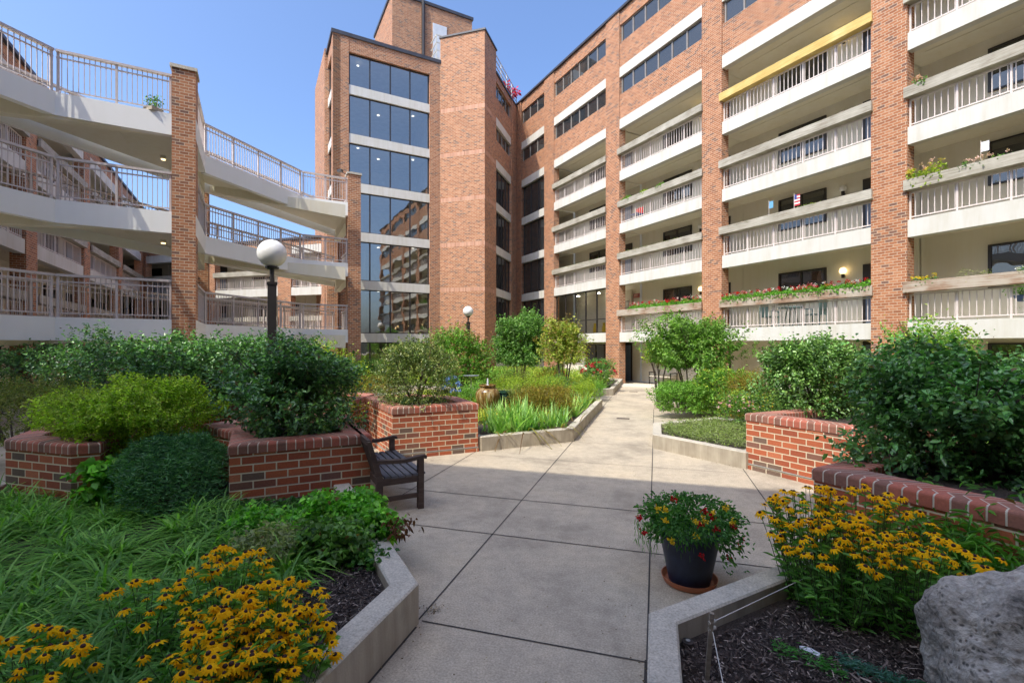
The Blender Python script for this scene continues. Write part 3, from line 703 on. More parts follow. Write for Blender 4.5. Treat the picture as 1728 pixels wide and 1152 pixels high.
def shrub(name, label, cat, c, rad, z0, z1, nshoot, leaf=(.045,.024), shoot=.22, cols=((.02,.05,.015),(.04,.09,.02)), tip=None, m='leaf', seed=1, amp=.12, per=11, flat=.0, group=None, spike=.12, trunk=True, inner=.45, droop=.15, rooted=None, blooms=None, lowfat=None):
    if lowfat is None: lowfat = 0 if rooted is not None else 1
    x, y = c; t = thing(name, label, cat, (x, y, rooted if rooted is not None else z0), group=group)
    D = unit(RNG.normal(size=(nshoot,3))); D[:,2] = np.where(D[:,2] < -.55, -D[:,2], D[:,2])
    r = RNG.random(nshoot)**.45*(1-inner)+inner; r *= lump(D, seed, amp)
    hl = np.maximum(1e-3, np.hypot(D[:,0], D[:,1])); low = np.clip(-D[:,2]/.5, 0, 1)*lowfat; k_ = (1-low)+low*np.maximum(1, .88/hl); D[:,0] *= k_; D[:,1] *= k_
    r = np.where((D[:,2] < .1)&(RNG.random(nshoot) < .5), r*(.55+.45*RNG.random(nshoot)), r)
    H = (z1-z0)/2; rx, ry = (rad if isinstance(rad, tuple) else (rad, rad))
    Dz = np.where(D[:,2] < 0, D[:,2]/.55*(lowfat) + D[:,2]*(1-lowfat), D[:,2]); B = np.stack([x+D[:,0]*rx*r, y+D[:,1]*ry*r, z0+H+Dz*H*np.where(Dz < 0, 1, r)], 1)
    B[:,2] = np.maximum(B[:,2], z0+.02)
    dirv = unit(D*np.array([1,1,.6]) + np.array([0,0,.75]) + RNG.normal(size=(nshoot,3))*.35)
    sl_ = shoot*(.6+.7*RNG.random(nshoot)); sp = RNG.random(nshoot) < .13; sl_[sp] *= 1+spike*8
    B = B - dirv*sl_[:,None]*.6
    s = (np.arange(per)+.5)/per; P = B[:,None,:] + dirv[:,None,:]*(sl_[:,None]*s[None,:])[:,:,None]
    ang = np.arange(per)[None,:]*2.4 + RNG.random(nshoot)[:,None]*6.28
    ax1 = unit(np.cross(dirv, RNG.normal(size=(nshoot,3)))); ax2 = np.cross(dirv, ax1)
    rad_ = ax1[:,None,:]*np.cos(ang)[:,:,None]+ax2[:,None,:]*np.sin(ang)[:,:,None]
    Ax = (rad_*.8 + dirv[:,None,:]*.55 + RNG.normal(size=(nshoot,per,3))*.22).reshape(-1,3); P = P.reshape(-1,3)
    n = len(P); Cc = palette(cols, n)
    if tip is not None:
        tp = np.tile(s > .72, nshoot) & np.repeat(RNG.random(nshoot) < .5, per); Cc[tp] = palette(tip, tp.sum())
    sz = .55+.85*RNG.random(n)
    Cc = Cc*np.repeat(.62+.76*RNG.random((nshoot,1)), per, 0); br = RNG.random(n) < .012; Cc[br] = palette(((.16,.09,.03),(.25,.15,.05)), br.sum())
    V = leaves(P, Ax, leaf[0]*sz, leaf[1]*sz, Cc, droop=droop)
    mesh_np('foliage', V, 6, Cc, M[m], t, faces=LF)
    if trunk:
        q = MB(); rr = random.Random(seed); zb = rooted if rooted is not None else z0
        ns = 9 if rooted is None else 7
        for k in range(ns):
            a = rr.random()*6.28; p0 = Vector((x+.05*math.cos(a), y+.05*math.sin(a), zb-.02)); tr = min(rx,ry)
            p1 = Vector((x+tr*.35*math.cos(a), y+tr*.35*math.sin(a), zb+(z1-zb)*.45)); p2 = Vector((x+tr*.7*math.cos(a+.4), y+tr*.7*math.sin(a+.4), zb+(z1-zb)*(.6+.25*rr.random())))
            w_ = .012+.012*(z1-zb)*.5; q.tube(p0,p1,w_,w_*.7,6,False); q.tube(p1,p2,w_*.7,w_*.25,6,False)
            for j in range(3):
                b = a+rr.uniform(-1.2,1.2); p3 = p1.lerp(p2, rr.random())+Vector((math.cos(b)*tr*.35, math.sin(b)*tr*.35, (z1-zb)*.18)); q.tube(p1.lerp(p2,.3*j),p3,w_*.4,w_*.15,5,False)
        q.build('trunk' if rooted is not None else 'branch', M['bark'], t)
    if blooms:
        nb, bc, bs_ = blooms
        D2 = unit(RNG.normal(size=(nb,3))); D2[:,2] = np.abs(D2[:,2])*.8
        P2 = np.stack([x+D2[:,0]*rx*1.03, y+D2[:,1]*ry*1.03, z0+H+D2[:,2]*H*1.05],1)
        nn = 9; P3 = np.repeat(P2, nn, 0); A3 = unit(RNG.normal(size=(nb*nn,3))+np.array([0,0,.5])); c3 = np.repeat(palette(bc, nb), nn, 0)
        V = leaves(P3, A3, bs_, bs_*.8, c3); mesh_np('blossoms', V, 6, c3, M['petal'], t, faces=LF)
    return t
def straps(P, A, L, Wd, droop, nseg=4):
    n = len(P); A = unit(A); hz = A.copy(); hz[:,2] = 0; hz = unit(hz+RNG.normal(size=(n,3))*.05); Sd = unit(np.cross(hz, np.array([0,0,1.])))
    out = []; L = np.broadcast_to(L,(n,))[:,None]; Wd = np.broadcast_to(Wd,(n,))[:,None]; droop = np.broadcast_to(droop,(n,))[:,None]
    for k in range(nseg+1):
        s = k/nseg; c = P + A*L*s - np.array([0,0,1.])*L*droop*s*s + hz*L*droop*s*s*.5
        wv = Wd*(1-s**2.2)*.5*(1 if k else .8)+.0004; out += [c-Sd*wv, c+Sd*wv]
    return np.stack(out, 1), [[2*k,2*k+1,2*k+3,2*k+2] for k in range(nseg)]
def tufts(name, pts, nper, L, Wd, cols, z, spread=.8, droop=.5, parent=None, m='leaf', r=.04, nseg=4):
    pts = np.array(pts); n = len(pts)*nper; base = np.repeat(pts, nper, 0)
    P = np.stack([base[:,0]+RNG.normal(size=n)*r, base[:,1]+RNG.normal(size=n)*r, np.full(n, z)+0*base[:,0]],1)
    A = RNG.normal(size=(n,3))*spread; A[:,2] = 1; Ls = L*(.6+.6*RNG.random(n)); dr = droop*(.4+RNG.random(n))
    V, F = straps(P, A, Ls, Wd*(.7+.5*RNG.random(n)), dr, nseg); C = palette(cols, n)
    return mesh_np(name, V, 2*(nseg+1), C, M[m], parent, faces=F)

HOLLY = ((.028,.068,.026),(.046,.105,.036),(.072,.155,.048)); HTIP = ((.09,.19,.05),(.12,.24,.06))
BRIGHT = ((.06,.13,.02),(.10,.20,.032),(.15,.26,.045)); LIME = ((.11,.17,.018),(.17,.23,.025),(.24,.27,.03)); OLIVE = ((.05,.07,.02),(.10,.12,.03),(.16,.16,.04))
YEL = ((.18,.18,.03),(.28,.24,.03),(.36,.22,.04)); MID = ((.045,.10,.025),(.075,.15,.035),(.12,.22,.05))

# ---- shrubs
x, y = at(497, 6.45)
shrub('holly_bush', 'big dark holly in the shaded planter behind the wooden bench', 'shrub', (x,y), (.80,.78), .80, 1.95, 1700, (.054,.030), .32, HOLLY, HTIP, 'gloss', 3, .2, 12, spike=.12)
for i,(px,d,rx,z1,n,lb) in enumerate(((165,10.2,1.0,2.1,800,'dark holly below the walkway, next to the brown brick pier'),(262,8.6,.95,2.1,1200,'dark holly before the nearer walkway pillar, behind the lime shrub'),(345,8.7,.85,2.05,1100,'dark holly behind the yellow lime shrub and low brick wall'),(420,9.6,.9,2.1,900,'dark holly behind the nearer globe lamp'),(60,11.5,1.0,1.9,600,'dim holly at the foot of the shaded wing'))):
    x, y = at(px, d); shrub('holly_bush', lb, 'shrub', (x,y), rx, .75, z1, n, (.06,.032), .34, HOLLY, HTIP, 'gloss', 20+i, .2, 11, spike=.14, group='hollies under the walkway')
x, y = at(545, 9.4); shrub('nandina_bush', 'pale yellow green bush poking out behind the big shaded holly', 'shrub', (x,y), .75, .6, 2.05, 650, (.05,.022), .3, LIME, None, 'leaf', 31, .2, 10, spike=.2)
x, y = at(222, 6.0); shrub('spirea_bush', 'round lime green shrub with bronze tips spilling over the low brick planter', 'shrub', (x,y), (.70,.70), .44, 1.54, 3600, (.034,.019), .18, ((.10,.17,.014),(.17,.25,.02),(.24,.31,.03)), ((.22,.30,.03),(.27,.31,.04)), 'leaf', 5, .2, 12, spike=.06, trunk=False, inner=.3)
x, y = at(128, 6.6); shrub('spirea_bush', 'small shaded lime shrub at the back of the corner planter', 'shrub', (x,y), (.42,.4), .62, 1.36, 700, (.028,.014), .2, LIME, None, 'leaf', 6, .12, 11)
x, y = at(25, 7.6); shrub('laurel_bush', 'dull green and bronze bush at the very edge of the courtyard by the corner planter', 'shrub', (x,y), (1.1,.9), .3, 1.4, 1300, (.035,.016), .22, OLIVE, None, 'leaf', 7, .12, 11)
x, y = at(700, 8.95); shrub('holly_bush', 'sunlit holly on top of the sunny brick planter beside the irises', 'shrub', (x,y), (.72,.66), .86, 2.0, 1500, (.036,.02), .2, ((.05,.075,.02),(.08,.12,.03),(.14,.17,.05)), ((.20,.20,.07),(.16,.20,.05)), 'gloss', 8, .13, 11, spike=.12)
x, y = at(776, 15.0); shrub('photinia_bush', 'green bush with coppery tips beside the farther lamp post', 'shrub', (x,y), (1.05,.9), .4, 2.42, 1300, (.07,.034), .34, BRIGHT, ((.28,.13,.06),(.2,.18,.05)), 'leaf', 9, .17, 10, rooted=.2, spike=.18)
x, y = at(877, 19.2); shrub('small_tree', 'dense green garden tree in front of the brick wing corner', 'tree', (x,y), (1.05,.95), .7, 3.05, 2000, (.09,.045), .34, ((.05,.11,.03),(.09,.17,.045),(.14,.23,.06)), None, 'leaf', 10, .17, 9, rooted=.2, spike=.12)
x, y = at(952, 17.2); shrub('small_tree', 'airy yellow green garden tree on thin trunks beside the rose bush', 'tree', (x,y), (.78,.72), .95, 2.85, 900, (.085,.04), .32, ((.12,.16,.03),(.20,.24,.04),(.28,.28,.06)), ((.3,.18,.06),(.28,.24,.05)), 'leaf', 11, .22, 9, rooted=.2, spike=.2, inner=.3)
x, y = at(1165, 13.6); shrub('small_tree', 'bright green tree with a forked trunk in the bed along the path', 'tree', (x,y), (1.12,1.0), .95, 2.75, 1700, (.08,.038), .36, ((.05,.10,.02),(.09,.17,.03),(.15,.24,.05)), None, 'leaf', 12, .24, 10, rooted=.2, spike=.2, inner=.3)
x, y = at(1112, 14.3); shrub('small_tree', 'small yellow green tree leaning out beside the forked tree', 'tree', (x,y), (.42,.4), 1.3, 2.15, 260, (.075,.035), .3, LIME, None, 'leaf', 13, .2, 9, rooted=.2, inner=.3)
x, y = at(1215, 12.6); shrub('laurel_bush', 'low bright green bush under the forked tree', 'shrub', (x,y), (.85,.7), .2, 1.35, 1100, (.05,.026), .24, BRIGHT, LIME, 'leaf', 14, .14, 10)
x, y = at(1150, 13.0); shrub('laurel_bush', 'low spreading green bush at the forked trunk beside the path kerb', 'shrub', (x,y), (.75,.6), .2, .95, 900, (.05,.024), .22, BRIGHT, None, 'leaf', 15, .14, 10)
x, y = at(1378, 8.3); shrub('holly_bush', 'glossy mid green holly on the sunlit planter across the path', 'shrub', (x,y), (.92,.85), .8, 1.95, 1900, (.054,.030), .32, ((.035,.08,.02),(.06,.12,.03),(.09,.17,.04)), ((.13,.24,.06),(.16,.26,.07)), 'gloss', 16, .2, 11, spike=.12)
x, y = at(1570, 8.6); shrub('nandina_bush', 'airy pale green shrub standing before the nearest big brick pillar', 'shrub', (x,y), (.72,.6), .9, 2.45, 520, (.06,.026), .34, BRIGHT, LIME, 'leaf', 17, .22, 9, spike=.22, inner=.25)
x, y = at(1652, 4.45); shrub('holly_bush', 'dark glossy holly overhanging the long planter behind the coneflowers', 'shrub', (x,y), (.96,.86), .70, 1.86, 2700, (.056,.032), .33, ((.032,.078,.026),(.050,.12,.036),(.078,.17,.048)), ((.08,.20,.05),(.11,.25,.06)), 'gloss', 18, .2, 12, spike=.13)
x, y = at(1850, 5.0); shrub('holly_bush', 'dark holly at the far end of the long planter', 'shrub', (x,y), (.9,.9), .8, 1.9, 900, (.05,.03), .26, HOLLY, HTIP, 'gloss', 19, .14, 11)
x, y = at(625, 20.5); shrub('yew_hedge', 'dark green clipped bush below the glazed tower face', 'shrub', (x,y), (1.7,1.2), .2, 1.35, 1500, (.06,.02), .22, ((.03,.06,.015),(.05,.10,.02),(.08,.15,.03)), None, 'leaf', 21, .1, 10)
x, y = at(1010, 20.3); shrub('rose_bush', 'rose bush with crimson blooms in the kerbed bed by the entrance', 'rose bush', (x,y), (.72,.65), .2, 1.35, 600, (.06,.03), .24, MID, None, 'leaf', 22, .16, 9, blooms=(46, ((.55,.03,.05),(.75,.10,.14)), .075))
x, y = at(975, 19.0); shrub('rose_bush', 'small coral rose beside the airy yellow tree', 'rose bush', (x-1.0,y), (.55,.5), .2, 1.1, 350, (.06,.03), .22, MID, None, 'leaf', 23, .16, 9, blooms=(22, ((.75,.15,.08),(.8,.3,.15)), .07))
x, y = at(1455, 15.8); shrub('yew_hedge', 'low green bush on the lawn before the ground floor windows', 'shrub', (x,y), (1.3,.8), .0, 1.3, 600, (.07,.03), .24, BRIGHT, None, 'leaf', 24, .14, 9)
x, y = at(1262, 11.6); shrub('spirea_bush', 'yellow gold shrub at the end of the path side bed', 'shrub', (x,y), (.5,.45), .2, 1.25, 500, (.045,.014), .3, YEL, None, 'leaf', 25, .2, 10, spike=.2)
# island: gold spireas and perennials
for i,(px,d,r_,z1,c_,lb) in enumerate(((905,11.6,.72,.92,YEL,'gold leaved spirea behind the irises next to the dark jar'),(942,13.0,.5,.85,YEL,'orange gold spirea near the path end of the iris bed'),(860,14.6,.75,1.0,LIME,'lime perennial clump right behind the fountain jar'),(915,15.4,.85,1.05,LIME,'lime perennial clump in front of the dense green tree'),(985,15.0,.5,.8,LIME,'lime perennial clump near the far kerb corner'),(625,14.5,1.0,1.05,YEL,'golden shrub beyond the sunny planter near the tower'),(835,17.5,.9,1.15,BRIGHT,'green perennial clump behind the bird bath'),(938,11.9,.36,.7,YEL,'low gold clump close to the inner kerb of the path'),(880,12.6,.5,.85,OLIVE,'olive bronze clump between the jars and the gold spirea'),(940,16.4,.6,1.0,MID,'dark green rounded clump under the airy tree, path side'),(800,13.2,.5,.9,BRIGHT,'fresh green clump around the bird bath stand'),(1000,17.0,.45,.75,BRIGHT,'spiky green clump across from the rose bush'),(870,17.6,.8,1.1,OLIVE,'olive yellow clump below the dense green tree'),(930,18.6,.9,1.0,YEL,'golden perennial clump under the airy tree'))):
    x, y = at(px, d); shrub('spirea_bush', lb, 'shrub', (x,y), r_, .15, z1, 520 if d > 12.5 else 900, (.042,.015), .24, c_, None, 'leaf', 40+i, .16, 10, trunk=False, spike=.12)
x, y = at(762, 11.2); shrub('plumbago_bush', 'small plant covered in blue blossoms beside the sunny holly', 'shrub', (x,y), (.22,.2), .5, 1.32, 90, (.04,.018), .2, MID, None, 'leaf', 55, .1, 8, trunk=False, blooms=(60, ((.16,.27,.6),(.3,.42,.8)), .045))
for i,(px,d,cc,lb) in enumerate(((1270,10.6,((.75,.5,.02),(.85,.6,.05)),'clump of small yellow daisies beside the sunny planter'),(1245,10.4,((.7,.3,.4),(.8,.55,.6)),'clump of pale pink daisies beside the kerb and planter'))):
    x, y = at(px, d); shrub('daisy_clump', lb, 'flowers', (x,y), (.42,.35), .2, .95, 300, (.05,.014), .26, MID, LIME, 'leaf', 60+i, .14, 9, trunk=False, blooms=(50, cc, .03))

# ---- stuff: ground covers
def scatter(poly, n):
    P = np.array(poly); lo = P.min(0); hi = P.max(0); out = []
    while len(out) < n:
        q = lo+RNG.random(2)*(hi-lo); c = False; j = len(P)-1
        for i in range(len(P)):
            if (P[i,1] > q[1]) != (P[j,1] > q[1]) and q[0] < (P[j,0]-P[i,0])*(q[1]-P[i,1])/(P[j,1]-P[i,1])+P[i,0]: c = not c
            j = i
        if c: out.append(q)
    return np.array(out)
LIR = ((.045,.11,.015),(.08,.19,.024),(.16,.29,.05)) 
gr = tufts('grass', scatter([(-2.9,2.6),(-2.2,3.4),(-4.1,4.0),(-6.2,3.6),(-9.2,3.4),(-9.2,.6),(-3.4,.9)], 290), 66, .44, .019, LIR, .2, .95, .8, r=.03)
tag(gr, kind='stuff')
gr2 = tufts('grass', scatter([(-2.0,1.0),(-2.0,2.2),(-2.7,3.0),(-4.2,2.0),(-4.2,.8)], 60), 60, .38, .018, ((.04,.11,.015),(.08,.18,.03)), .2, .9, .7, r=.04)
tag(gr2, kind='stuff')
def cover(name, poly, n, z, hh, leaf, cols, m='leaf', amp=.5, dr=.1, mound=None):
    p = scatter(poly, n); c = p.mean(0); k = 7
    P = np.repeat(p, k, 0)+RNG.normal(size=(n*k,2))*.05; zz = z+RNG.random(n*k)*hh
    if mound is not None:
        mx, my, mr, mh = mound; dd = np.hypot(P[:,0]-mx, P[:,1]-my)/mr; zz += mh*np.clip(1-dd*dd, 0, 1)*(.86+.10*np.sin(P[:,0]*9+1)*np.cos(P[:,1]*8)+.06*np.sin(P[:,0]*23+P[:,1]*19)) + (RNG.random(n*k) < .1)*RNG.random(n*k)*.09
    A = RNG.normal(size=(n*k,3))*1.0; A[:,2] = np.abs(A[:,2])*amp+.1
    C = palette(cols, n*k); s = .6+.8*RNG.random(n*k); V = leaves(np.column_stack([P, zz]), A, leaf[0]*s, leaf[1]*s, C, droop=dr)
    return tag(mesh_np(name, V, 6, C, M[m], faces=LF), kind='stuff')
JUN = ((.028,.075,.032),(.05,.125,.05),(.085,.18,.07))
def mound(name, poly, n, z, top, leaf, cols, label, cat, m='leaf'):
    p = np.array(poly); c = p.mean(0); r = np.linalg.norm(p-c, axis=1).mean(); o = cover(name, poly, n, z, .12, leaf, cols, m, mound=(c[0],c[1],r*1.05,top-z))
    del o['kind']; return tag(o, label, cat)
mound('juniper_bush', [(-4.55,4.05),(-5.3,4.8),(-6.15,5.05),(-6.7,4.7),(-5.75,3.85),(-5.1,3.4),(-4.5,3.7)], 3400, .22, .86, (.055,.010), JUN, 'low dark juniper mound between the two shaded brick planters', 'shrub')
cover('ground_cover', [(-3.3,4.5),(-4.6,4.0),(-4.0,3.3),(-2.9,3.3),(-2.1,3.2),(-2.0,3.35)], 900, .2, .10, (.05,.028), ((.02,.06,.012),(.04,.11,.02)))
cover('ground_cover', [(-2.0,10.5),(-2.0,15.0),(-8,15.5),(-8,12.5),(-5,9.6)], 3600, .19, .22, (.075,.022), ((.13,.18,.02),(.22,.25,.03),(.32,.30,.04)))
cover('ground_cover', [(-2.0,20),(-2.2,24.6),(-8.4,30.4),(-11.5,25.5),(-14.5,21),(-11,18.5),(-3.6,18.2)], 4600, .19, .5, (.11,.03), ((.09,.16,.02),(.17,.24,.03),(.28,.29,.04)))
cover('ground_cover', [(.2,9.7),(1.4,8.9),(2.8,10),(2.9,11),(1.3,11.9),(.2,10.9)], 1500, .19, .16, (.06,.010), ((.10,.13,.05),(.16,.19,.08),(.16,.22,.04)))
cover('ground_cover', [(.2,15.6),(2.1,14.3),(4.2,12.1),(7.8,14.2),(.9,21.6),(.2,21.6)], 2600, .19, .3, (.07,.03), ((.06,.12,.02),(.12,.2,.04)))
cover('ground_cover', [(-4.5,8.3),(-4.0,8.9),(-5.2,9.3),(-5.7,8.7),(-5.1,8.3),(-4.4,7.6)], 700, .8, .10, (.03,.012), ((.02,.07,.03),(.05,.12,.05)))
cover('ground_cover', [(-8.5,6.8),(-6.6,7.1),(-6.4,9.0),(-10,9.8),(-11.4,8)], 1200, .78, .2, (.06,.028), HOLLY, 'gloss')
cover('ground_cover', [(-7.2,3.9),(-6.3,3.95),(-7.4,5.9),(-8.6,5.3)], 350, .76, .07, (.04,.016), LIME)
cover('ground_cover', [(3.8,10.8),(9.5,9.5),(8.8,13.6),(7.5,14.0)], 1500, .01, .06, (.07,.014), ((.10,.2,.03),(.16,.26,.05)))

# ---- irises
for k in range(15):
    s = k/14; cx = -2.95+s*1.1+(.0 if k % 2 else -.25); cy = 9.0+s*1.15+(0 if k % 2 else .35)
    if k > 9: cx = -2.0-.25*(k % 2); cy = 10.4+(k-10)*.75
    t = thing('iris_clump', 'clump of upright sword shaped iris leaves inside the path kerb', 'iris', (cx,cy,.19), group='irises along the path kerb')
    hL = .74 if k < 7 else .60
    tufts('foliage', [(cx+RNG.normal()*.07, cy+RNG.normal()*.07) for _ in range(4)], 8, hL, .050, ((.09,.18,.05),(.15,.26,.07),(.26,.36,.10)), .19, .38, .12, t, r=.05)
it = tufts('grass', [(-2.85,8.72),(-2.5,9.02),(-2.25,9.3),(-1.9,9.7),(-1.8,10.6),(-1.8,12.5)], 7, .5, .028, ((.10,.055,.025),(.22,.14,.05),(.35,.34,.05)), .27, 1.0, 1.3, r=.10); tag(it, kind='stuff')

# ---- leafy perennials of the near left bed
def perennial(px, d, rx, z1, n, cols, label, seed, leaf=(.052,.042), name='anemone_plant'):
    x, y = at(px, d); return shrub(name, label, 'plant', (x,y), (rx, rx*.8), .2, z1, n, leaf, .16, cols, None, 'leaf', seed, .18, 7, trunk=False, spike=.05, droop=.3)
LG = ((.05,.15,.018),(.09,.24,.028),(.16,.34,.04))
perennial(590, 4.5, .34, .54, 560, LG, 'bright green leafy perennial near the kerb in front of the shaded planter', 70)
perennial(640, 4.3, .20, .44, 170, LG, 'leafy perennial tumbling over the kerb tip with browned leaves', 71)
perennial(500, 4.4, .26, .40, 240, LG, 'mid green leafy perennial against the shaded planter wall', 72)
perennial(430, 4.5, .24, .38, 180, LG, 'leafy perennial at the shaded planter corner beside the juniper', 73)
perennial(565, 3.95, .30, .45, 240, MID, 'dark leafy perennial on the bare mulch', 74)
perennial(455, 3.9, .32, .44, 260, ((.10,.13,.05),(.18,.20,.10),(.2,.22,.1)), 'pale dry stemmed perennial among the grass tufts', 75, (.05,.02))
perennial(165, 5.2, .22, .70, 60, LG, 'broad leafed seedling growing up the corner planter', 76, (.10,.085))
perennial(205, 5.35, .24, .62, 60, LG, 'broad leafed plant between corner planter and juniper', 77, (.10,.085))
x, y = at(672, 4.15)
t = thing('dry_perennial', 'withered brown leaves hanging over the kerb tip', 'plant', (x,y,.25))
n = 90; P = np.column_stack([x+RNG.normal(size=n)*.07, y+RNG.normal(size=n)*.07, .33+RNG.random(n)*.12]); C = palette(((.10,.04,.02),(.2,.08,.04),(.12,.06,.03)), n)
mesh_np('foliage', leaves(P, RNG.normal(size=(n,3)), .045, .025, C, droop=.6), 6, C, M['leaf'], t, faces=LF)

# ---- coneflowers
def petal_mats():
    a, nt, bs = mat('coneflower_petal'); out = nt.nodes['Material Output']
    cc = ramp(nt, noise(nt, 22, 3, geopos(nt)), [(.3,(.92,.44,.004)),(.7,(1.0,.62,.012))]); nt.links.new(cc, bs.inputs['Base Color']); bs.inputs['Roughness'].default_value = .8; bs.inputs['Specular IOR Level'].default_value = .08
    tl = nt.nodes.new('ShaderNodeBsdfTranslucent'); nt.links.new(cc, tl.inputs['Color']); mx = nt.nodes.new('ShaderNodeMixShader'); mx.inputs[0].default_value = .35
    nt.links.new(bs.outputs[0], mx.inputs[1]); nt.links.new(tl.outputs[0], mx.inputs[2]); nt.links.new(mx.outputs[0], out.inputs[0]); b = plain('coneflower_centre', (.035,.012,.008), .8, .3); return a, b
PA, PB = petal_mats()
def flower_mesh(seed):
    r = random.Random(seed); q = MB(); n = r.choice((11,12,13)); dr = r.uniform(.15,.75)
    for k in range(n):
        a = 2*math.pi*k/n+r.uniform(-.1,.1); L = .034*r.uniform(.85,1.1); wv = .0078; ca, sa = math.cos(a), math.sin(a)
        p = lambda rr, s, z: (rr*ca-s*sa, rr*sa+s*ca, z)
        d1 = dr*r.uniform(.7,1.2)
        z1 = .002-L*.45*d1*.3; z2 = -L*d1
        q.face([p(.006,-wv*.5,0), p(.5*L,-wv,z1), p(.5*L,wv,z1), p(.006,wv*.5,0)]); q.face([p(.5*L,-wv,z1), p(L*.98,-wv*.35,z2), p(L,wv*.35,z2), p(.5*L,wv,z1)])
    q.lathe([(.0095,-.001),(.0095,.004),(.006,.009),(0,.0105)], 8, mi=1)
    return q.data('flower_head', [PA, PB])
FM = [flower_mesh(i) for i in range(7)]
def coneflowers(label, c, rx, ry, nf, z0, zt, seed, lean=(0,0), pts=None, scale=1.0):
    r = random.Random(seed); t = thing('coneflower_clump', label, 'flowers', (c[0],c[1],z0), group='yellow coneflowers')
    stem = MB(); bases = []; heads = []
    for k in range(nf):
        a = r.random()*6.28; q = math.sqrt(r.random())
        hx = c[0]+rx*q*math.cos(a); hy = c[1]+ry*q*math.sin(a); hz = zt-(q*q)*(zt-z0)*.30-r.random()**1.5*(zt-z0)*.28
        bx = c[0]+(hx-c[0])*.5-lean[0]; by = c[1]+(hy-c[1])*.5-lean[1]; b = Vector((bx,by,z0)); h = Vector((hx,hy,hz)); mdl = b.lerp(h,.55)+Vector((r.uniform(-.02,.02),r.uniform(-.02,.02),.03))
        stem.tube(b,mdl,.0028,.0024,4,False); stem.tube(mdl,h,.0024,.0018,4,False); bases.append((b,mdl,h)); heads.append(h)
        o = bpy.data.objects.new('flower_head', r.choice(FM)); COL.objects.link(o); o.parent = t; o.location = h-Vector(t.location)
        o.rotation_euler = (r.uniform(-.45,.45)+.15, r.uniform(-.4,.4), r.random()*6.28); s_ = scale*r.uniform(.85,1.3); o.scale = (s_,)*3
    stem.build('stem', M['stem'], t)
    # leaves along the stems plus basal leaves
    n = nf*11; P = []; A = []
    for k in range(n):
        b, m_, h = r.choice(bases); f = r.random()**1.3; p = b.lerp(m_, f*2) if f < .5 else m_.lerp(h, min(.8,f*2-1)); P.append(p); a = r.random()*6.28; A.append((math.cos(a), math.sin(a), r.uniform(.1,1.1)))
    P = np.array([tuple(p) for p in P]); A = np.array(A); C = palette(((.05,.13,.03),(.08,.20,.04),(.13,.28,.06)), n)
    mesh_np('foliage', leaves(P, A, .085*(.6+.7*RNG.random(n)), .017, C, droop=.3), 6, C, M['leaf'], t, faces=LF)
def A2(px, d): return at(px, d)
coneflowers('dense coneflower clump beside the kerb tip, farthest from the boulder', at(1372,3.42), .36, .40, 95, .16, .98, 1)
coneflowers('tall coneflower clump against the long shaded planter', at(1468,3.45), .38, .34, 75, .16, .96, 2)
coneflowers('coneflower clump filling in front of the dense one, over the taut string', at(1415,3.15), .36, .34, 60, .16, .84, 11)
coneflowers('sparse coneflower clump between the tall clump and the boulder', at(1535,3.0), .40, .36, 46, .16, .82, 3)
coneflowers('few coneflowers nestled next to the pitted boulder', at(1610,2.95), .32, .30, 22, .16, .80, 4)
coneflowers('big coneflower clump leaning over the near kerb', at(440,2.45), .34, .38, 99, .2, .72, 5)
coneflowers('coneflower clump farther back along the mulch beside the grass', at(390,2.95), .28, .26, 48, .2, .74, 6)
coneflowers('small drooping coneflower group amid the grass', at(245,2.75), .30, .18, 20, .2, .66, 7)
coneflowers('coneflower group at the outermost edge of the grassy bed', at(60,2.3), .36, .18, 30, .2, .60, 8)
coneflowers('coneflower clump right at the inner edge of the near kerb', at(478,2.35), .24, .26, 55, .2, .64, 15)
coneflowers('coneflower clump between the big one and the drooping grassy group', at(350,2.4), .28, .26, 50, .2, .62, 16)
coneflowers('low coneflower clump at the foot of the big leaning clump', at(400,2.15), .32, .28, 60, .2, .62, 9)
x, y = at(1655, 3.35); shrub('goldenrod_plant', 'narrow leaved light green plant between the coneflowers and the brick wall', 'plant', (x,y), (.42,.35), .18, .70, 240, (.10,.014), .3, ((.05,.14,.02),(.10,.22,.03)), None, 'leaf', 81, .2, 12, trunk=False, spike=.2, droop=.35)
x, y = at(1715, 3.55); shrub('goldenrod_plant', 'tall narrow leaved plant behind the boulder', 'plant', (x,y), (.32,.3), .18, .74, 140, (.09,.014), .3, ((.03,.09,.02),(.06,.15,.03)), None, 'leaf', 82, .2, 12, trunk=False, spike=.2, droop=.35)
def spray(px, d, label, w_, cols, n=240):
    x, y = at(px, d); t = thing('conifer_sprig', label, 'plant', (x,y,.16)); ang = R(-20)
    P = np.column_stack([x+(RNG.random(n)-.5)*w_, np.zeros(n), .17+RNG.random(n)*.04]); P[:,1] = y-(P[:,0]-x)*.45+RNG.normal(size=n)*.035
    A = RNG.normal(size=(n,3)); A[:,0] += 1.2; A[:,2] = np.abs(A[:,2])*.6; C = palette(cols, n); mesh_np('foliage', leaves(P, A, .035, .006, C), 6, C, M['leaf'], t, faces=LF)
spray(1358, 2.72, 'short bright green creeping conifer on the dark mulch', .32, ((.03,.12,.02),(.06,.2,.04)))
spray(1500, 2.55, 'blue green creeping juniper beside the boulder', .42, ((.02,.07,.05),(.06,.14,.12),(.03,.10,.05)), 700)

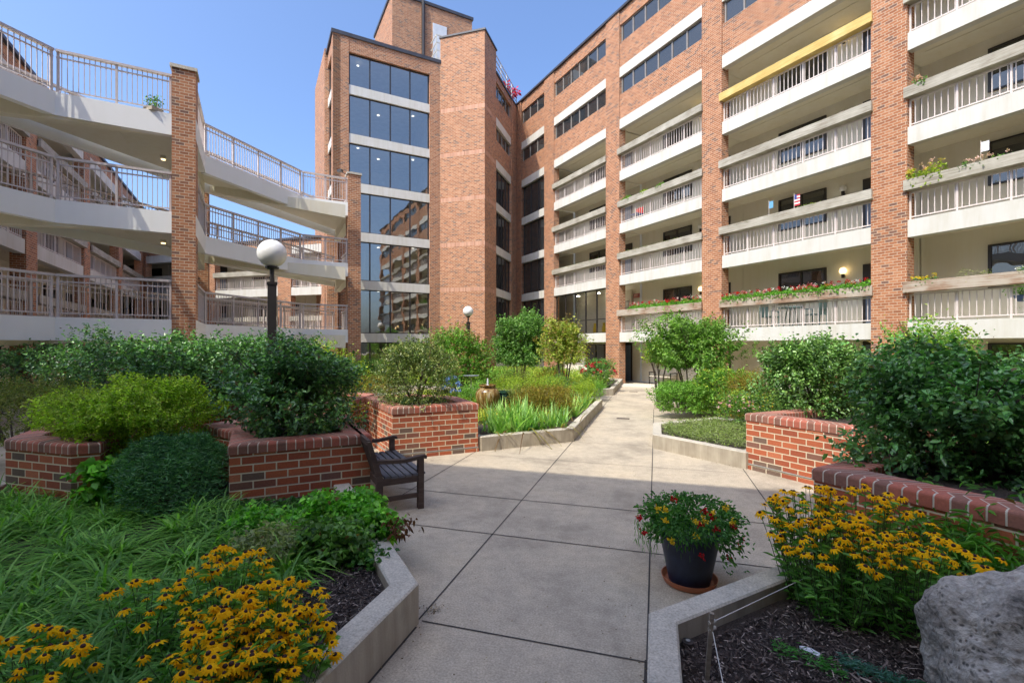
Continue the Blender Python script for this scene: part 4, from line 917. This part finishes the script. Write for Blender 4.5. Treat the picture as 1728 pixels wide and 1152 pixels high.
# ---- chips of mulch
def chips(poly, n, z):
    p = scatter(poly, n); a = RNG.random(n)*6.28; tl = RNG.normal(size=n)*.35; L = .006+RNG.random(n)**2*.022; wv = .002+RNG.random(n)*.0035
    dx = np.column_stack([np.cos(a)*np.cos(tl), np.sin(a)*np.cos(tl), np.sin(tl)]); sx = np.column_stack([-np.sin(a), np.cos(a), RNG.normal(size=n)*.4])
    c = np.column_stack([p, z+.004+RNG.random(n)*.018+np.abs(np.sin(tl))*L]); L = L[:,None]; wv = wv[:,None]
    V = np.stack([c-dx*L-sx*wv, c+dx*L-sx*wv*.6, c+dx*L+sx*wv*.6, c-dx*L+sx*wv],1)
    C = palette(((.03,.022,.02),(.08,.058,.05),(.17,.13,.11),(.36,.30,.25)), n, .3)
    C[RNG.random(n) < .5] *= .4
    return tag(mesh_np('mulch', V, 4, C, chipm), kind='stuff')
chipm = leafmat('chip_of_bark', .9, 0, .2)
chips([(.15,1.2),(.15,3.0),(1.4,4.2),(2.6,3.4),(2.6,1.0)], 30000, .16)
chips([(-1.82,1.3),(-1.82,2.95),(-3.2,4.3),(-3.6,3.3),(-2.6,1.2)], 16000, .2)
chips([(.15,9.6),(1.3,8.6),(2.6,9.8),(1.4,11.8),(.1,10.8)], 3000, .19)
# loose debris on the pavement
dn = 150; p = scatter([(-1.5,2.2),(-.1,2.2),(-.1,8),(-1.5,8)], dn-60); p = np.vstack([p, RNG.normal(size=(60,2))*np.array([.035,.035])+np.array(at(735,3.55))])
C = palette(((.12,.07,.03),(.3,.22,.12),(.05,.04,.03)), dn); A = RNG.normal(size=(dn,3)); A[:,2] *= .15
tag(mesh_np('litter', leaves(np.column_stack([p, np.full(dn,.008)]), A, .012, .008, C, droop=0), 6, C, M['leaf'], faces=LF), kind='stuff')

ed = []
for (a, b, m_) in (((-1.57,.8),(-1.57,3.0),30),((-1.6,3.1),(-3.1,4.6),40),((-2.9,8.45),(-1.6,9.65),40),((-1.57,9.8),(-1.57,15.2),40),((-.1,9.6),(1.3,8.4),40),((-.09,9.6),(-.09,15.4),30),((-.09,1.2),(-.09,3.1),30),((0,3.25),(1.1,4.35),30)):
    f = RNG.random((m_,1)); ed.append(np.array(a)*(1-f)+np.array(b)*f+RNG.normal(size=(m_,2))*.035)
ed = np.vstack(ed); dn = len(ed); C = palette(((.10,.06,.03),(.26,.18,.09),(.04,.03,.02)), dn); A = RNG.normal(size=(dn,3)); A[:,2] *= .2
tag(mesh_np('litter', leaves(np.column_stack([ed, np.full(dn,.008)]), A, .016, .010, C, droop=0), 6, C, M['leaf'], faces=LF), kind='stuff')

# ------------------------------------------------------------------ potted lantana
x, y = at(1163, 3.98)
t = local(thing('flower_pot', 'dark blue ribbed pot of red and yellow lantana standing on an orange saucer', 'potted plant', (x,y,0)))
q = MB(); q.lathe([(0,.012),(.19,.012),(.20,.02),(.218,.055),(.224,.055),(.208,.012),(.20,.004),(0,.004)],40); q.build('saucer', plain('terracotta_plastic',(.50,.17,.08),.6,.1), t, smooth=True)
q = MB(); pr = [(0,.02),(.165,.02)]
for k in range(33):
    s = k/32; r_ = .165+.075*s; pr.append((r_+(.0022 if k % 2 else 0), .03+.37*s))
pr += [(.252,.405),(.256,.425),(.246,.44),(.232,.44),(.225,.40),(0,.39)]
q.lathe(pr,48); q.build('pot', plain('blue_black_plastic',(.014,.024,.055),.42,.3,15), t, smooth=True)
n = 3600; D = unit(RNG.normal(size=(n,3))); r_ = .55+.45*RNG.random(n)**.5; lm = lump(D, 77, .14)
P = np.column_stack([D[:,0]*.44*r_*lm, D[:,1]*.40*r_*lm, (.52+D[:,2]*.185*r_*lm)]); P[:,2] = np.where((np.hypot(P[:,0],P[:,1]) < .27)&(P[:,2] < .45), .45+RNG.random(n)*.1, P[:,2])
dro = (P[:,0]*math.cos(YAW) > .2)&(RNG.random(n) < .35); P[dro,2] -= RNG.random(dro.sum())*.22; P[:,2] = np.maximum(P[:,2], .14)
C = palette(((.02,.06,.015),(.035,.11,.022),(.07,.17,.035)), n); mesh_np('foliage', leaves(P, D+np.array([0,0,.3])+RNG.normal(size=(n,3))*.6, .036*(.6+.8*RNG.random(n)), .02, C, droop=.3), 6, C, M['leaf'], t, faces=LF)
n = 260; a = RNG.normal(size=n)*.7+math.pi*.98; P = np.column_stack([np.cos(a)*(.34+.1*RNG.random(n)), np.sin(a)*.30, .30+RNG.random(n)*.25]); A = RNG.normal(size=(n,3))*.3; A[:,2] -= 1
C = palette(((.05,.12,.03),(.10,.2,.05)), n); mesh_np('trailing_foliage', leaves(P, A, .05, .005, C), 6, C, M['leaf'], t, faces=LF)
def blob(px, py, col, s=.034):
    dd_ = min(1, abs(px-1168)/95); d = 3.98-.42*math.sqrt(1-dd_*dd_*.95); lat = (px-1163)*d/FPX; z = HC-(py-HZ)*d/FPX
    gx, gy = at(px, d); vx = (gx-t.location.x, gy-t.location.y, z)
    nn = 20; P = np.tile(np.array(vx), (nn,1))+RNG.normal(size=(nn,3))*s*.3; A = RNG.normal(size=(nn,3)); C = palette(col, nn); mesh_np('blossom', leaves(P, A, s*.55, s*.5, C), 6, C, M['petal'], t, faces=LF)
RD = ((.40,.008,.015),(.6,.015,.03)); YB = ((.75,.48,.02),(.85,.6,.05))
for px,py,c_ in ((1136,841,RD),(1078,872,RD),(1087,899,RD),(1190,863,RD),(1201,870,RD),(1183,885,RD),(1185,937,RD),(1252,909,RD),(1249,923,RD),(1209,892,RD),(1237,887,RD),(1229,940,RD),(1110,858,YB),(1122,860,YB),(1174,880,YB),(1189,878,YB),(1203,864,YB),(1224,856,YB),(1175,904,YB),(1134,912,YB),(1124,878,YB),(1236,880,YB)): blob(px, py, c_)

# ------------------------------------------------------------------ boulder
def boulder():
    import bmesh
    from mathutils import noise as mn
    bm = bmesh.new(); bmesh.ops.create_icosphere(bm, subdivisions=6, radius=1)
    for v in bm.verts:
        d = v.co.normalized(); f = 1+.22*mn.noise(d*1.3+Vector((3.1,0,7)))+.10*mn.noise(d*3.1)+.045*mn.noise(d*7)+.012*mn.noise(d*19)
        pit = mn.noise(d*15+Vector((9,2,4))); big = mn.noise(d*2.2+Vector((5,5,1)))
        if big > -.05: f -= max(0, pit-.15)*.07
        ridge = abs(mn.noise(d*2.4+Vector((1,8,2)))); f -= max(0, .07-ridge)*.9*.6
        v.co = Vector((d.x*.56, d.y*.52, d.z*.56))*f
    me = bpy.data.meshes.new('boulder'); bm.to_mesh(me); bm.free(); me.polygons.foreach_set('use_smooth', [True]*len(me.polygons))
    m, nt, bs = mat('pitted_rock'); pos = geopos(nt)
    a = noise(nt, 3.2, 7, pos, .65, .6); b = noise(nt, 38, 6, pos, .7); v = nt.nodes.new('ShaderNodeTexVoronoi'); v.inputs['Scale'].default_value = 34; nt.links.new(mix(nt, .06, pos, noise_color(nt, 9, pos)), v.inputs['Vector'])
    pit = ramp(nt, v.outputs['Distance'], [(.15,(.13,.13,.13)),(.32,(.5,.5,.5))]); msk = ramp(nt, noise(nt, 4.5, 4, pos), [(.44,(0,0,0)),(.56,(1,1,1))])
    c = ramp(nt, a, [(.32,(.07,.062,.052)),(.42,(.36,.325,.275)),(.56,(.47,.43,.365)),(.7,(.60,.55,.47))])
    c = mix(nt, .8, c, ramp(nt, b, [(.35,(.28,.28,.28)),(.65,(.62,.62,.62))]), 'OVERLAY')
    c = mix(nt, msk, c, mix(nt, 1.0, c, pit, 'OVERLAY')); nt.links.new(c, bs.inputs['Base Color']); bs.inputs['Roughness'].default_value = .9
    h = math_(nt, 'ADD', math_(nt, 'MULTIPLY', b, .5), math_(nt, 'MULTIPLY', v.outputs['Distance'], .5)); bump(nt, bs, h, 1.0, .035)
    me.materials.append(m); o = bpy.data.objects.new('boulder', me); COL.objects.link(o); return o
def noise_color(nt, s, pos):
    n = nt.nodes.new('ShaderNodeTexNoise'); n.inputs['Scale'].default_value = s; nt.links.new(pos, n.inputs['Vector']); return n.outputs['Color']
bo = boulder(); x, y = at(1800, 2.3); bo.location = (x, y, .27); bo.rotation_euler = (.1,.15,.8)
tag(bo, 'big grey pitted boulder resting on the mulch beside the coneflowers', 'boulder')

# ------------------------------------------------------------------ small things in the near bed
def onray(px, py, z): d = FPX*(HC-z)/(py-HZ); return (*at(px, d), z)
b0 = Vector(onray(1192,1148,.16)); tp = b0+Vector((.03,.02,.36))
t = thing('wooden_stake', 'thin grey wooden stake pushed into the mulch near the kerb corner', 'stake', b0)
q = MB(); q.bar(b0-Vector((0,0,.03)), tp, .026, .022); q.build('stake', wood('stake_wood', [(.3,(.08,.065,.05)),(.5,(.19,.16,.12)),(.7,(.30,.26,.21))]), t)
q = MB()
for dz in (-.05,-.085): q.tube(tp+Vector((-.018,-.012,dz)), tp+Vector((.018,.012,dz+.004)), .010, .010, 8, False)
q.build('string_knot', plain('cotton',(.6,.57,.5),.8), t)
e1 = Vector(onray(1368,970,.36)); q = MB(); q.tube(tp+Vector((0,0,-.05)), e1, .0025, .0025, 5); q.tube(tp+Vector((0,0,-.08)), Vector((tp.x+.05, tp.y-.35, .18)), .0025,.0025,5)
tag(q.build('string', plain('string_white',(.62,.6,.55),.8)), 'pale string tied from the wooden stake towards the coneflowers', 'string')
p_ = Vector(onray(1161,1084,.18)); t = thing('garden_light', 'small round black ground light by the kerb corner', 'light', p_)
q = MB(); q.lathe([(0,-.02),(.034,-.02),(.036,0),(.034,.012),(0,.014)],24,p_); q.build('housing', M['dark'], t, smooth=True)
q = MB(); q.lathe([(.013,.0145),(.014,.017),(.010,.0175),(0,.0175)],20,p_); q.build('lens', plain('lens_grey',(.28,.28,.27),.5), t, smooth=True)
p_ = Vector(onray(1371,1100,.175)); q = MB(); pts = [(-.06,.03),(-.045,.035),(.0,.025),(.035,-.012),(.03,-.04),(.012,-.045),(-.02,-.02),(-.05,.005)]
q.prism(ccw([(p_.x+a*1.0, p_.y+b*1.0) for a,b in pts]), .165,.185)
tag(q.build('white_stone', plain('white_quartz',(.70,.71,.74),.3,.1,30)), 'flat white stone lying on the dark mulch', 'stone')

# ------------------------------------------------------------------ fountain jar, second jar, bird bath
x, y = at(823, 12.2)
t = local(thing('fountain_jar', 'glazed brown fountain jar with a short water jet among the irises', 'fountain', (x,y,.19)))
mj, nt, bs = mat('glazed_jar'); pos = geopos(nt); mp = nt.nodes.new('ShaderNodeMapping'); mp.inputs['Scale'].default_value = (14,14,2.2); nt.links.new(pos, mp.inputs['Vector'])
nt.links.new(ramp(nt, noise(nt, 1.2, 5, mp.outputs[0]), [(.3,(.05,.03,.015)),(.5,(.20,.11,.03)),(.62,(.32,.24,.10)),(.72,(.50,.45,.38))]), bs.inputs['Base Color']); bs.inputs['Roughness'].default_value = .15
q = MB(); q.lathe([(0,0),(.16,0),(.18,.03),(.235,.18),(.29,.36),(.315,.50),(.30,.60),(.25,.67),(.20,.70),(.195,.73),(.225,.75),(.225,.78),(.195,.785),(.19,.74),(0,.735)],36); q.build('jar', mj, t, smooth=True)
q = MB(); q.lathe([(.035,.74),(.028,.80),(.022,.87),(.012,.93),(0,.95)],12)
mw, nt, bs = mat('foamy_water'); bs.inputs['Base Color'].default_value = (.8,.85,.9,1); bs.inputs['Roughness'].default_value = .1; bs.inputs['Transmission Weight'].default_value = .3
q.build('water_jet', mw, t, smooth=True)
x, y = at(850, 12.6)
t = local(thing('garden_jar', 'smaller dark green glazed jar beside the fountain jar', 'jar', (x,y,.19)))
q = MB(); q.lathe([(0,0),(.12,0),(.15,.1),(.19,.3),(.20,.45),(.17,.52),(.20,.54),(.20,.58),(.17,.58),(.16,.50),(0,.48)],28); q.build('jar', plain('green_glaze',(.02,.055,.04),.15,.4,9), t, smooth=True)
x, y = at(795, 14.0)
t = local(thing('bird_bath', 'pale metal bird bath dish on a slim stand before the farther lamp post', 'bird bath', (x,y,.19)))
q = MB(); q.lathe([(0,.86),(.12,.86),(.22,.895),(.235,.905),(.22,.90),(.10,.872),(0,.87)],28); q.build('dish', plain('pale_zinc',(.45,.5,.58),.35,.1,metal=.6), t, smooth=True)
q = MB(); q.tube((0,0,0),(0,0,.86),.025,.02,10); q.lathe([(0,0),(.13,0),(.11,.03),(.03,.06),(0,.06)],16); q.build('stand', M['kerb'], t)
# flat rocks on the island
for (px,d,z,s,lb) in ((622,12.5,.45,.42,'flat orange flagstone among golden plants beyond the sunny planter'),(612,11.2,.30,.5,'broad sandstone slab near the tower side of the sunny planter')):
    x, y = at(px, d); q = MB(); r = random.Random(int(px)); q.prism(ccw([(x+s*math.cos(a)*r.uniform(.75,1.1), y+s*.6*math.sin(a)*r.uniform(.75,1.1)) for a in [k*.7 for k in range(9)]]), 0, z)
    tag(q.build('flat_rock', plain('sandstone',(.42,.22,.13),.85,.2,6,bscale=20)), lb, 'rock')

# ------------------------------------------------------------------ things on the balconies
def boxplants(i, fl, spans, label, cols, name='geranium_row', blooms=None, h=.16, dens=110, over=.14, cat='flowers', leaf=(.06,.05)):
    F, a, b, n, z = BOX[('apartment_wing', i, fl)]
    u0, u1 = a+(b-a)*spans[0], a+(b-a)*spans[1]; L = u1-u0; c = F.p((u0+u1)/2, n, z)
    t = thing(name, label, cat, c, group='plants in the timber balcony boxes'); m = int(dens*L*2.2)+20
    U = u0+RNG.random(m)*L; hh = h*(.6+.5*np.sin(U*5.1+i)**2); Nn = n+(RNG.random(m)-.35)*.34; Z = z-.04+RNG.random(m)*hh; front = Nn > n+.13; Z[front] -= RNG.random(front.sum())*over
    P = np.array([F.p(u, v, w_) for u, v, w_ in zip(U, Nn, Z)]); C = palette(cols, m)
    mesh_np('foliage', leaves(P, RNG.normal(size=(m,3))+np.array([0,0,.5]), leaf[0], leaf[1], C), 6, C, M['leaf'], t, faces=LF)
    if blooms:
        nb = int(blooms[0]*L); bc = blooms[1]; U = u0+RNG.random(nb)*L; k = 12; P = []; C = []
        for u in U:
            p = np.array(F.p(u, n+RNG.random()*.2, z+h*(.55+.6*RNG.random()))); col = np.array(bc[RNG.integers(len(bc))]); P.append(p+RNG.normal(size=(k,3))*.027); C.append(np.tile(col,(k,1))*(.85+.3*RNG.random((k,1))))
        P = np.vstack(P); C = np.clip(np.vstack(C),0,1); mesh_np('blossoms', leaves(P, RNG.normal(size=P.shape)+np.array([0,0,.4]), .036, .034, C), 6, C, M['petal'], t, faces=LF)
GER = [(.62,.02,.02),(.62,.02,.02),(.8,.78,.75),(.6,.03,.04),(.75,.3,.35)]
boxplants(3,1,(0,1),'lush red and white geraniums filling the lowest timber box above the patio table',((.06,.16,.02),(.12,.26,.03)),blooms=(19,GER),dens=280,h=.22)
boxplants(2,1,(.14,1),'red and white geraniums in the lowest timber box nearest the entrance',((.06,.16,.02),(.12,.26,.03)),blooms=(17,GER),dens=260,h=.26)
boxplants(4,1,(.02,.12),'few yellow flowers at the brick pillar end of the nearest lowest box',MID,'marigold_row',(14,[(.8,.6,.02)]),.12,60)
boxplants(4,1,(.20,.34),'pale feathery tuft hanging from the nearest lowest timber box',((.16,.2,.06),(.3,.3,.12)),'sedum_tuft',None,.26,90,.25,'plant',(.06,.01))
boxplants(4,1,(.42,.66),'white petunias in the nearest lowest timber box',MID,'petunia_row',(16,[(.82,.8,.8)]),.14,70)
boxplants(4,1,(.72,.82),'rounded green plant standing up at the outer end of the nearest lowest box',BRIGHT,'basil_plant',None,.5,220,.1,'plant')
boxplants(4,2,(.0,.16),'hanging basket of pink and yellow flowers at the brick pillar on the second balcony',LIME,'flower_basket',(18,[(.8,.5,.45),(.8,.6,.1)]),.34,200,.35)
boxplants(4,2,(.22,.42),'pink trailing flowers in the nearest second storey timber box',MID,'verbena_row',(12,[(.75,.5,.45)]),.12,60)
boxplants(4,2,(.50,.66),'spiky green leaves in the nearest second storey timber box',BRIGHT,'lily_leaves',None,.3,60,.1,'plant',(.16,.02))
boxplants(4,2,(.72,.9),'tall airy plant rising from the nearest second storey timber box',BRIGHT,'cosmos_plant',(6,[(.8,.8,.7)]),.95,90,.1,'plant',(.07,.02))
boxplants(4,3,(.03,.09),'small pink blooms at the pillar end of the third storey box',MID,'verbena_row',(20,[(.8,.5,.4)]),.2,60)
boxplants(3,2,(.05,.55),'thin dry sedum along the second storey box above the geraniums',OLIVE,'sedum_row',None,.07,60,.05,'plant',(.04,.012))
boxplants(3,2,(.58,.72),'green tuft in the second storey box beside the small striped flag',LIME,'sedum_row',None,.12,90,.05,'plant',(.05,.016))
boxplants(2,2,(.0,.8),'grassy weeds along the timber box over the entrance geraniums',OLIVE,'sedum_row',None,.12,70,.05,'plant',(.06,.014))
boxplants(2,3,(.05,.16),'green potted leaves at the pillar end of the third storey entrance box',BRIGHT,'fern_plant',None,.22,120,.1,'plant')
boxplants(2,3,(.3,.38),'bright lime tuft in the third storey entrance box',LIME,'fern_plant',None,.16,160,.1,'plant')
boxplants(2,3,(.5,.58),'small green tuft midway along the third storey entrance box',BRIGHT,'fern_plant',None,.16,160,.1,'plant')
boxplants(1,3,(.05,.9),'sparse weeds in the third storey box of the farthest balcony bay',OLIVE,'sedum_row',None,.08,40,.05,'plant',(.05,.012))
boxplants(1,2,(.05,.9),'green and dry weeds in the second storey box over the glazed lobby',MID,'sedum_row',None,.10,60,.05,'plant',(.05,.012))
# flags
def flag(i, fl, f, label, kind):
    F, a, b, n, z = BOX[('apartment_wing', i, fl)]; u = a+(b-a)*f; c = F.p(u, n+.1, z); t = thing('small_flag', label, 'flag', c)
    q = MB(); q.tube(F.p(u,n+.1,z-.05), F.p(u,n+.1,z+.55), .008,.008,6); q.build('pole', M['rail'], t)
    if kind == 'us':
        q = MB()
        for k in range(7): F.box(q, u+.01, u+.20, n+.09, n+.095, z+.10+k*.055, z+.10+(k+1)*.055, 0 if k % 2 == 0 else 1)
        F.box(q, u+.01,u+.09,n+.086,n+.099,z+.32,z+.49,2)
        q.build('cloth', [plain('flag_red',(.5,.03,.04),.8), plain('flag_white',(.75,.73,.7),.8), plain('flag_blue',(.04,.06,.25),.8)], t)
    else:
        q = MB(); F.box(q, u+.01,u+.16,n+.09,n+.095,z+.25,z+.50); q.build('cloth', plain('flag_'+kind, {'blue':(.15,.4,.65),'white':(.75,.77,.8)}[kind],.8), t)
flag(3,2,.555,'small red and white striped flag on the second storey timber box','us'); flag(3,2,.38,'tiny light blue pennant on the second storey box','blue'); flag(4,2,.30,'white hanging pennant above the nearest second storey box','white')
# patio table and chairs on the lowest balcony
def balcony_chair(u, flip, label):
    c = FA.p(u,-1.0,ZS[0]); t = local(thing('patio_chair', label, 'chair', c, R(-45 if not flip else 135), group='patio chairs on the lowest balcony'))
    q = MB()
    for sx in (-.24,.24):
        for sy in (-.22,.22):
            q = MB(); q.bar((sx,sy,0),(sx,sy,.62),.03); q.build('leg', M['tealp'], t)
        q = MB(); q.bar((sx,-.26,.62),(sx,.26,.62),.05,.03); q.build('armrest', M['tealp'], t)
    q = MB(); q.box(-.25,.25,-.25,.25,.40,.44); q.build('seat', M['tealp'], t)
    q = MB(); q.box(-.25,-.21,-.25,.25,.44,.95)
    for k in range(5): q.box(-.25,-.23,-.22+k*.1,-.18+k*.1,.44,.95)
    q.build('backrest', M['tealp'], t)
M['tealp'] = plain('dull_teal_metal',(.12,.19,.19),.5)
balcony_chair(7.55,False,'teal patio chair at the far side of the balcony table'); balcony_chair(9.3,True,'teal patio chair at the near side of the balcony table')
c = FA.p(8.4,-1.0,ZS[0]); t = local(thing('patio_table', 'small teal patio table between two chairs on the lowest balcony', 'table', c))
q = MB(); q.tube((0,0,.70),(0,0,.74),.42,.42,20); q.build('table_top', M['tealp'], t)
for a in range(4): q = MB(); q.bar((.25*math.cos(a*1.57),.25*math.sin(a*1.57),0),(.12*math.cos(a*1.57),.12*math.sin(a*1.57),.70),.03); q.build('leg', M['tealp'], t)
def sofa(u, z, label, c1, c2):
    c = FA.p(u,-1.35,z); t = local(thing('balcony_sofa', label, 'sofa', c, R(-45), group='cushioned seats on the balconies'))
    q = MB(); q.box(-.75,.75,-.30,.30,.12,.36); q.build('frame', M['dark'], t)
    for sx in (-.37,.37):
        q = MB(); q.box(sx-.35,sx+.35,-.29,.27,.37,.50); q.build('seat_cushion', plain('cushion_a',c1,.9,.4,18), t)
        q = MB(); q.box(sx-.34,sx+.34,-.12+.25,.03+.28,.52,.92); q.build('back_cushion', plain('cushion_b',c2,.9,.5,18), t)
    for sx in (-.78,.78): q = MB(); q.box(sx-.04,sx+.04,-.3,.3,.0,.62); q.build('armrest', M['dark'], t)
sofa(15.6, ZS[1], 'balcony sofa with coral red patterned cushions on the second storey', (.45,.10,.06), (.50,.30,.20))
sofa(15.4, ZS[2], 'dim brown cushioned balcony sofa on the third storey', (.14,.09,.07), (.20,.15,.12))
c = FA.p(.55,-.7,ZS[2]); t = local(thing('patio_chair', 'red and blue folding chair behind the third storey railing by the pillar', 'chair', c, R(-45)))
for sx in (-.22,.22):
    for sy in (-.2,.2): q = MB(); q.bar((sx,sy,0),(sx,sy,.45),.03); q.build('leg', M['dark'], t)
q = MB(); q.box(-.24,.24,-.22,.22,.42,.46); q.build('seat', plain('blue_canvas',(.05,.12,.4),.8), t)
q = MB(); q.box(-.24,.24,.18,.22,.48,.80); q.build('backrest', plain('red_canvas',(.55,.05,.05),.8), t)
# hanging blue pot on the nearest lowest balcony
c = Vector(FA.p(14.6,-.7,ZS[0]+.55)); t = thing('plant_pot', 'blue pot of trailing greenery hung behind the nearest lowest railing', 'potted plant', c)
q = MB(); q.lathe([(0,-.12),(.12,-.11),(.19,0),(.2,.05),(0,.04)],18,c); q.build('pot', plain('blue_glaze',(.06,.12,.28),.3), t, smooth=True)
n = 260; P = np.array(c)+np.column_stack([RNG.normal(size=n)*.13, RNG.normal(size=n)*.13, .08+RNG.random(n)*.25]); C = palette(MID, n); mesh_np('foliage', leaves(P, RNG.normal(size=(n,3)), .06,.035,C), 6, C, M['leaf'], t, faces=LF)
c = Vector(FA.p(14.9,-.8,ZS[0])); t = thing('plant_pot', 'terracotta pot with a leafy plant on the nearest lowest balcony floor', 'potted plant', c)
q = MB(); q.lathe([(0,0),(.11,0),(.15,.22),(.16,.25),(0,.24)],18,c); q.build('pot', plain('terracotta',(.42,.16,.08),.8), t, smooth=True)
n = 160; P = np.array(c)+np.column_stack([RNG.normal(size=n)*.12, RNG.normal(size=n)*.12, .25+RNG.random(n)*.3]); C = palette(BRIGHT, n); mesh_np('foliage', leaves(P, RNG.normal(size=(n,3)), .07,.03,C), 6, C, M['leaf'], t, faces=LF)
# plant on the top walkway
c = Vector((-12.95,9.65,ZS[2]+.02)); t = thing('plant_pot', 'potted plant on the top walkway beside the nearer pillar', 'potted plant', c)
q = MB(); q.box(c.x-.28,c.x+.05,c.y-.22,c.y+.1,c.z,c.z+.10); q.build('pot', M['kside'], t)
n = 200; P = np.array(c)+np.column_stack([RNG.normal(size=n)*.10-.1, RNG.normal(size=n)*.10-.05, .12+RNG.random(n)*.3]); C = palette(MID, n); mesh_np('foliage', leaves(P, RNG.normal(size=(n,3)), .06,.035,C), 6, C, M['leaf'], t, faces=LF)
# red plant on the roof corner
c = F2.p(4.2,-.4,19.2); shrub('red_shrub', 'bright crimson leaved plant on the roof at the inner corner', 'plant', (c[0],c[1]), (.5,.8), 19.2, 20.6, 26, (.22,.16), .5, ((.55,.02,.06),(.75,.04,.12)), None, 'petal', 90, .25, 8, trunk=True)
# metal bench at the entrance wall
c = FA.p(1.75,-1.3,0); t = local(thing('metal_bench', 'dark metal bench against the beige wall beside the entrance', 'bench', c, R(-45)))
for x_ in (-.7,.7):
    for y_ in (-.22,.22): q = MB(); q.bar((x_,y_,0),(x_,y_,.62 if y_ > 0 else .62),.04); q.build('leg', M['dark'], t)
    q = MB(); q.bar((x_,-.25,.62),(x_,.25,.62),.04); q.build('armrest', M['dark'], t)
q = MB(); q.box(-.7,.7,-.24,.24,.41,.45); q.build('seat', M['inwall'], t)
q = MB(); q.box(-.7,.7,.2,.25,.5,.85); q.build('backrest', M['inwall'], t)
# post on the lawn
p_ = at(1291, 15.5); t = thing('wind_spinner', 'dark slim pole standing on the lawn before the ground floor wall', 'garden ornament', (p_[0],p_[1],0))
q = MB(); q.tube((p_[0],p_[1],0),(p_[0],p_[1],1.75),.018,.018,8); q.box(p_[0]-.05,p_[0]+.05,p_[1]-.01,p_[1]+.01,1.2,1.8); q.build('pole', M['dark'], t)
for o in bpy.data.objects:
    if 'wc' in o: del o['wc']
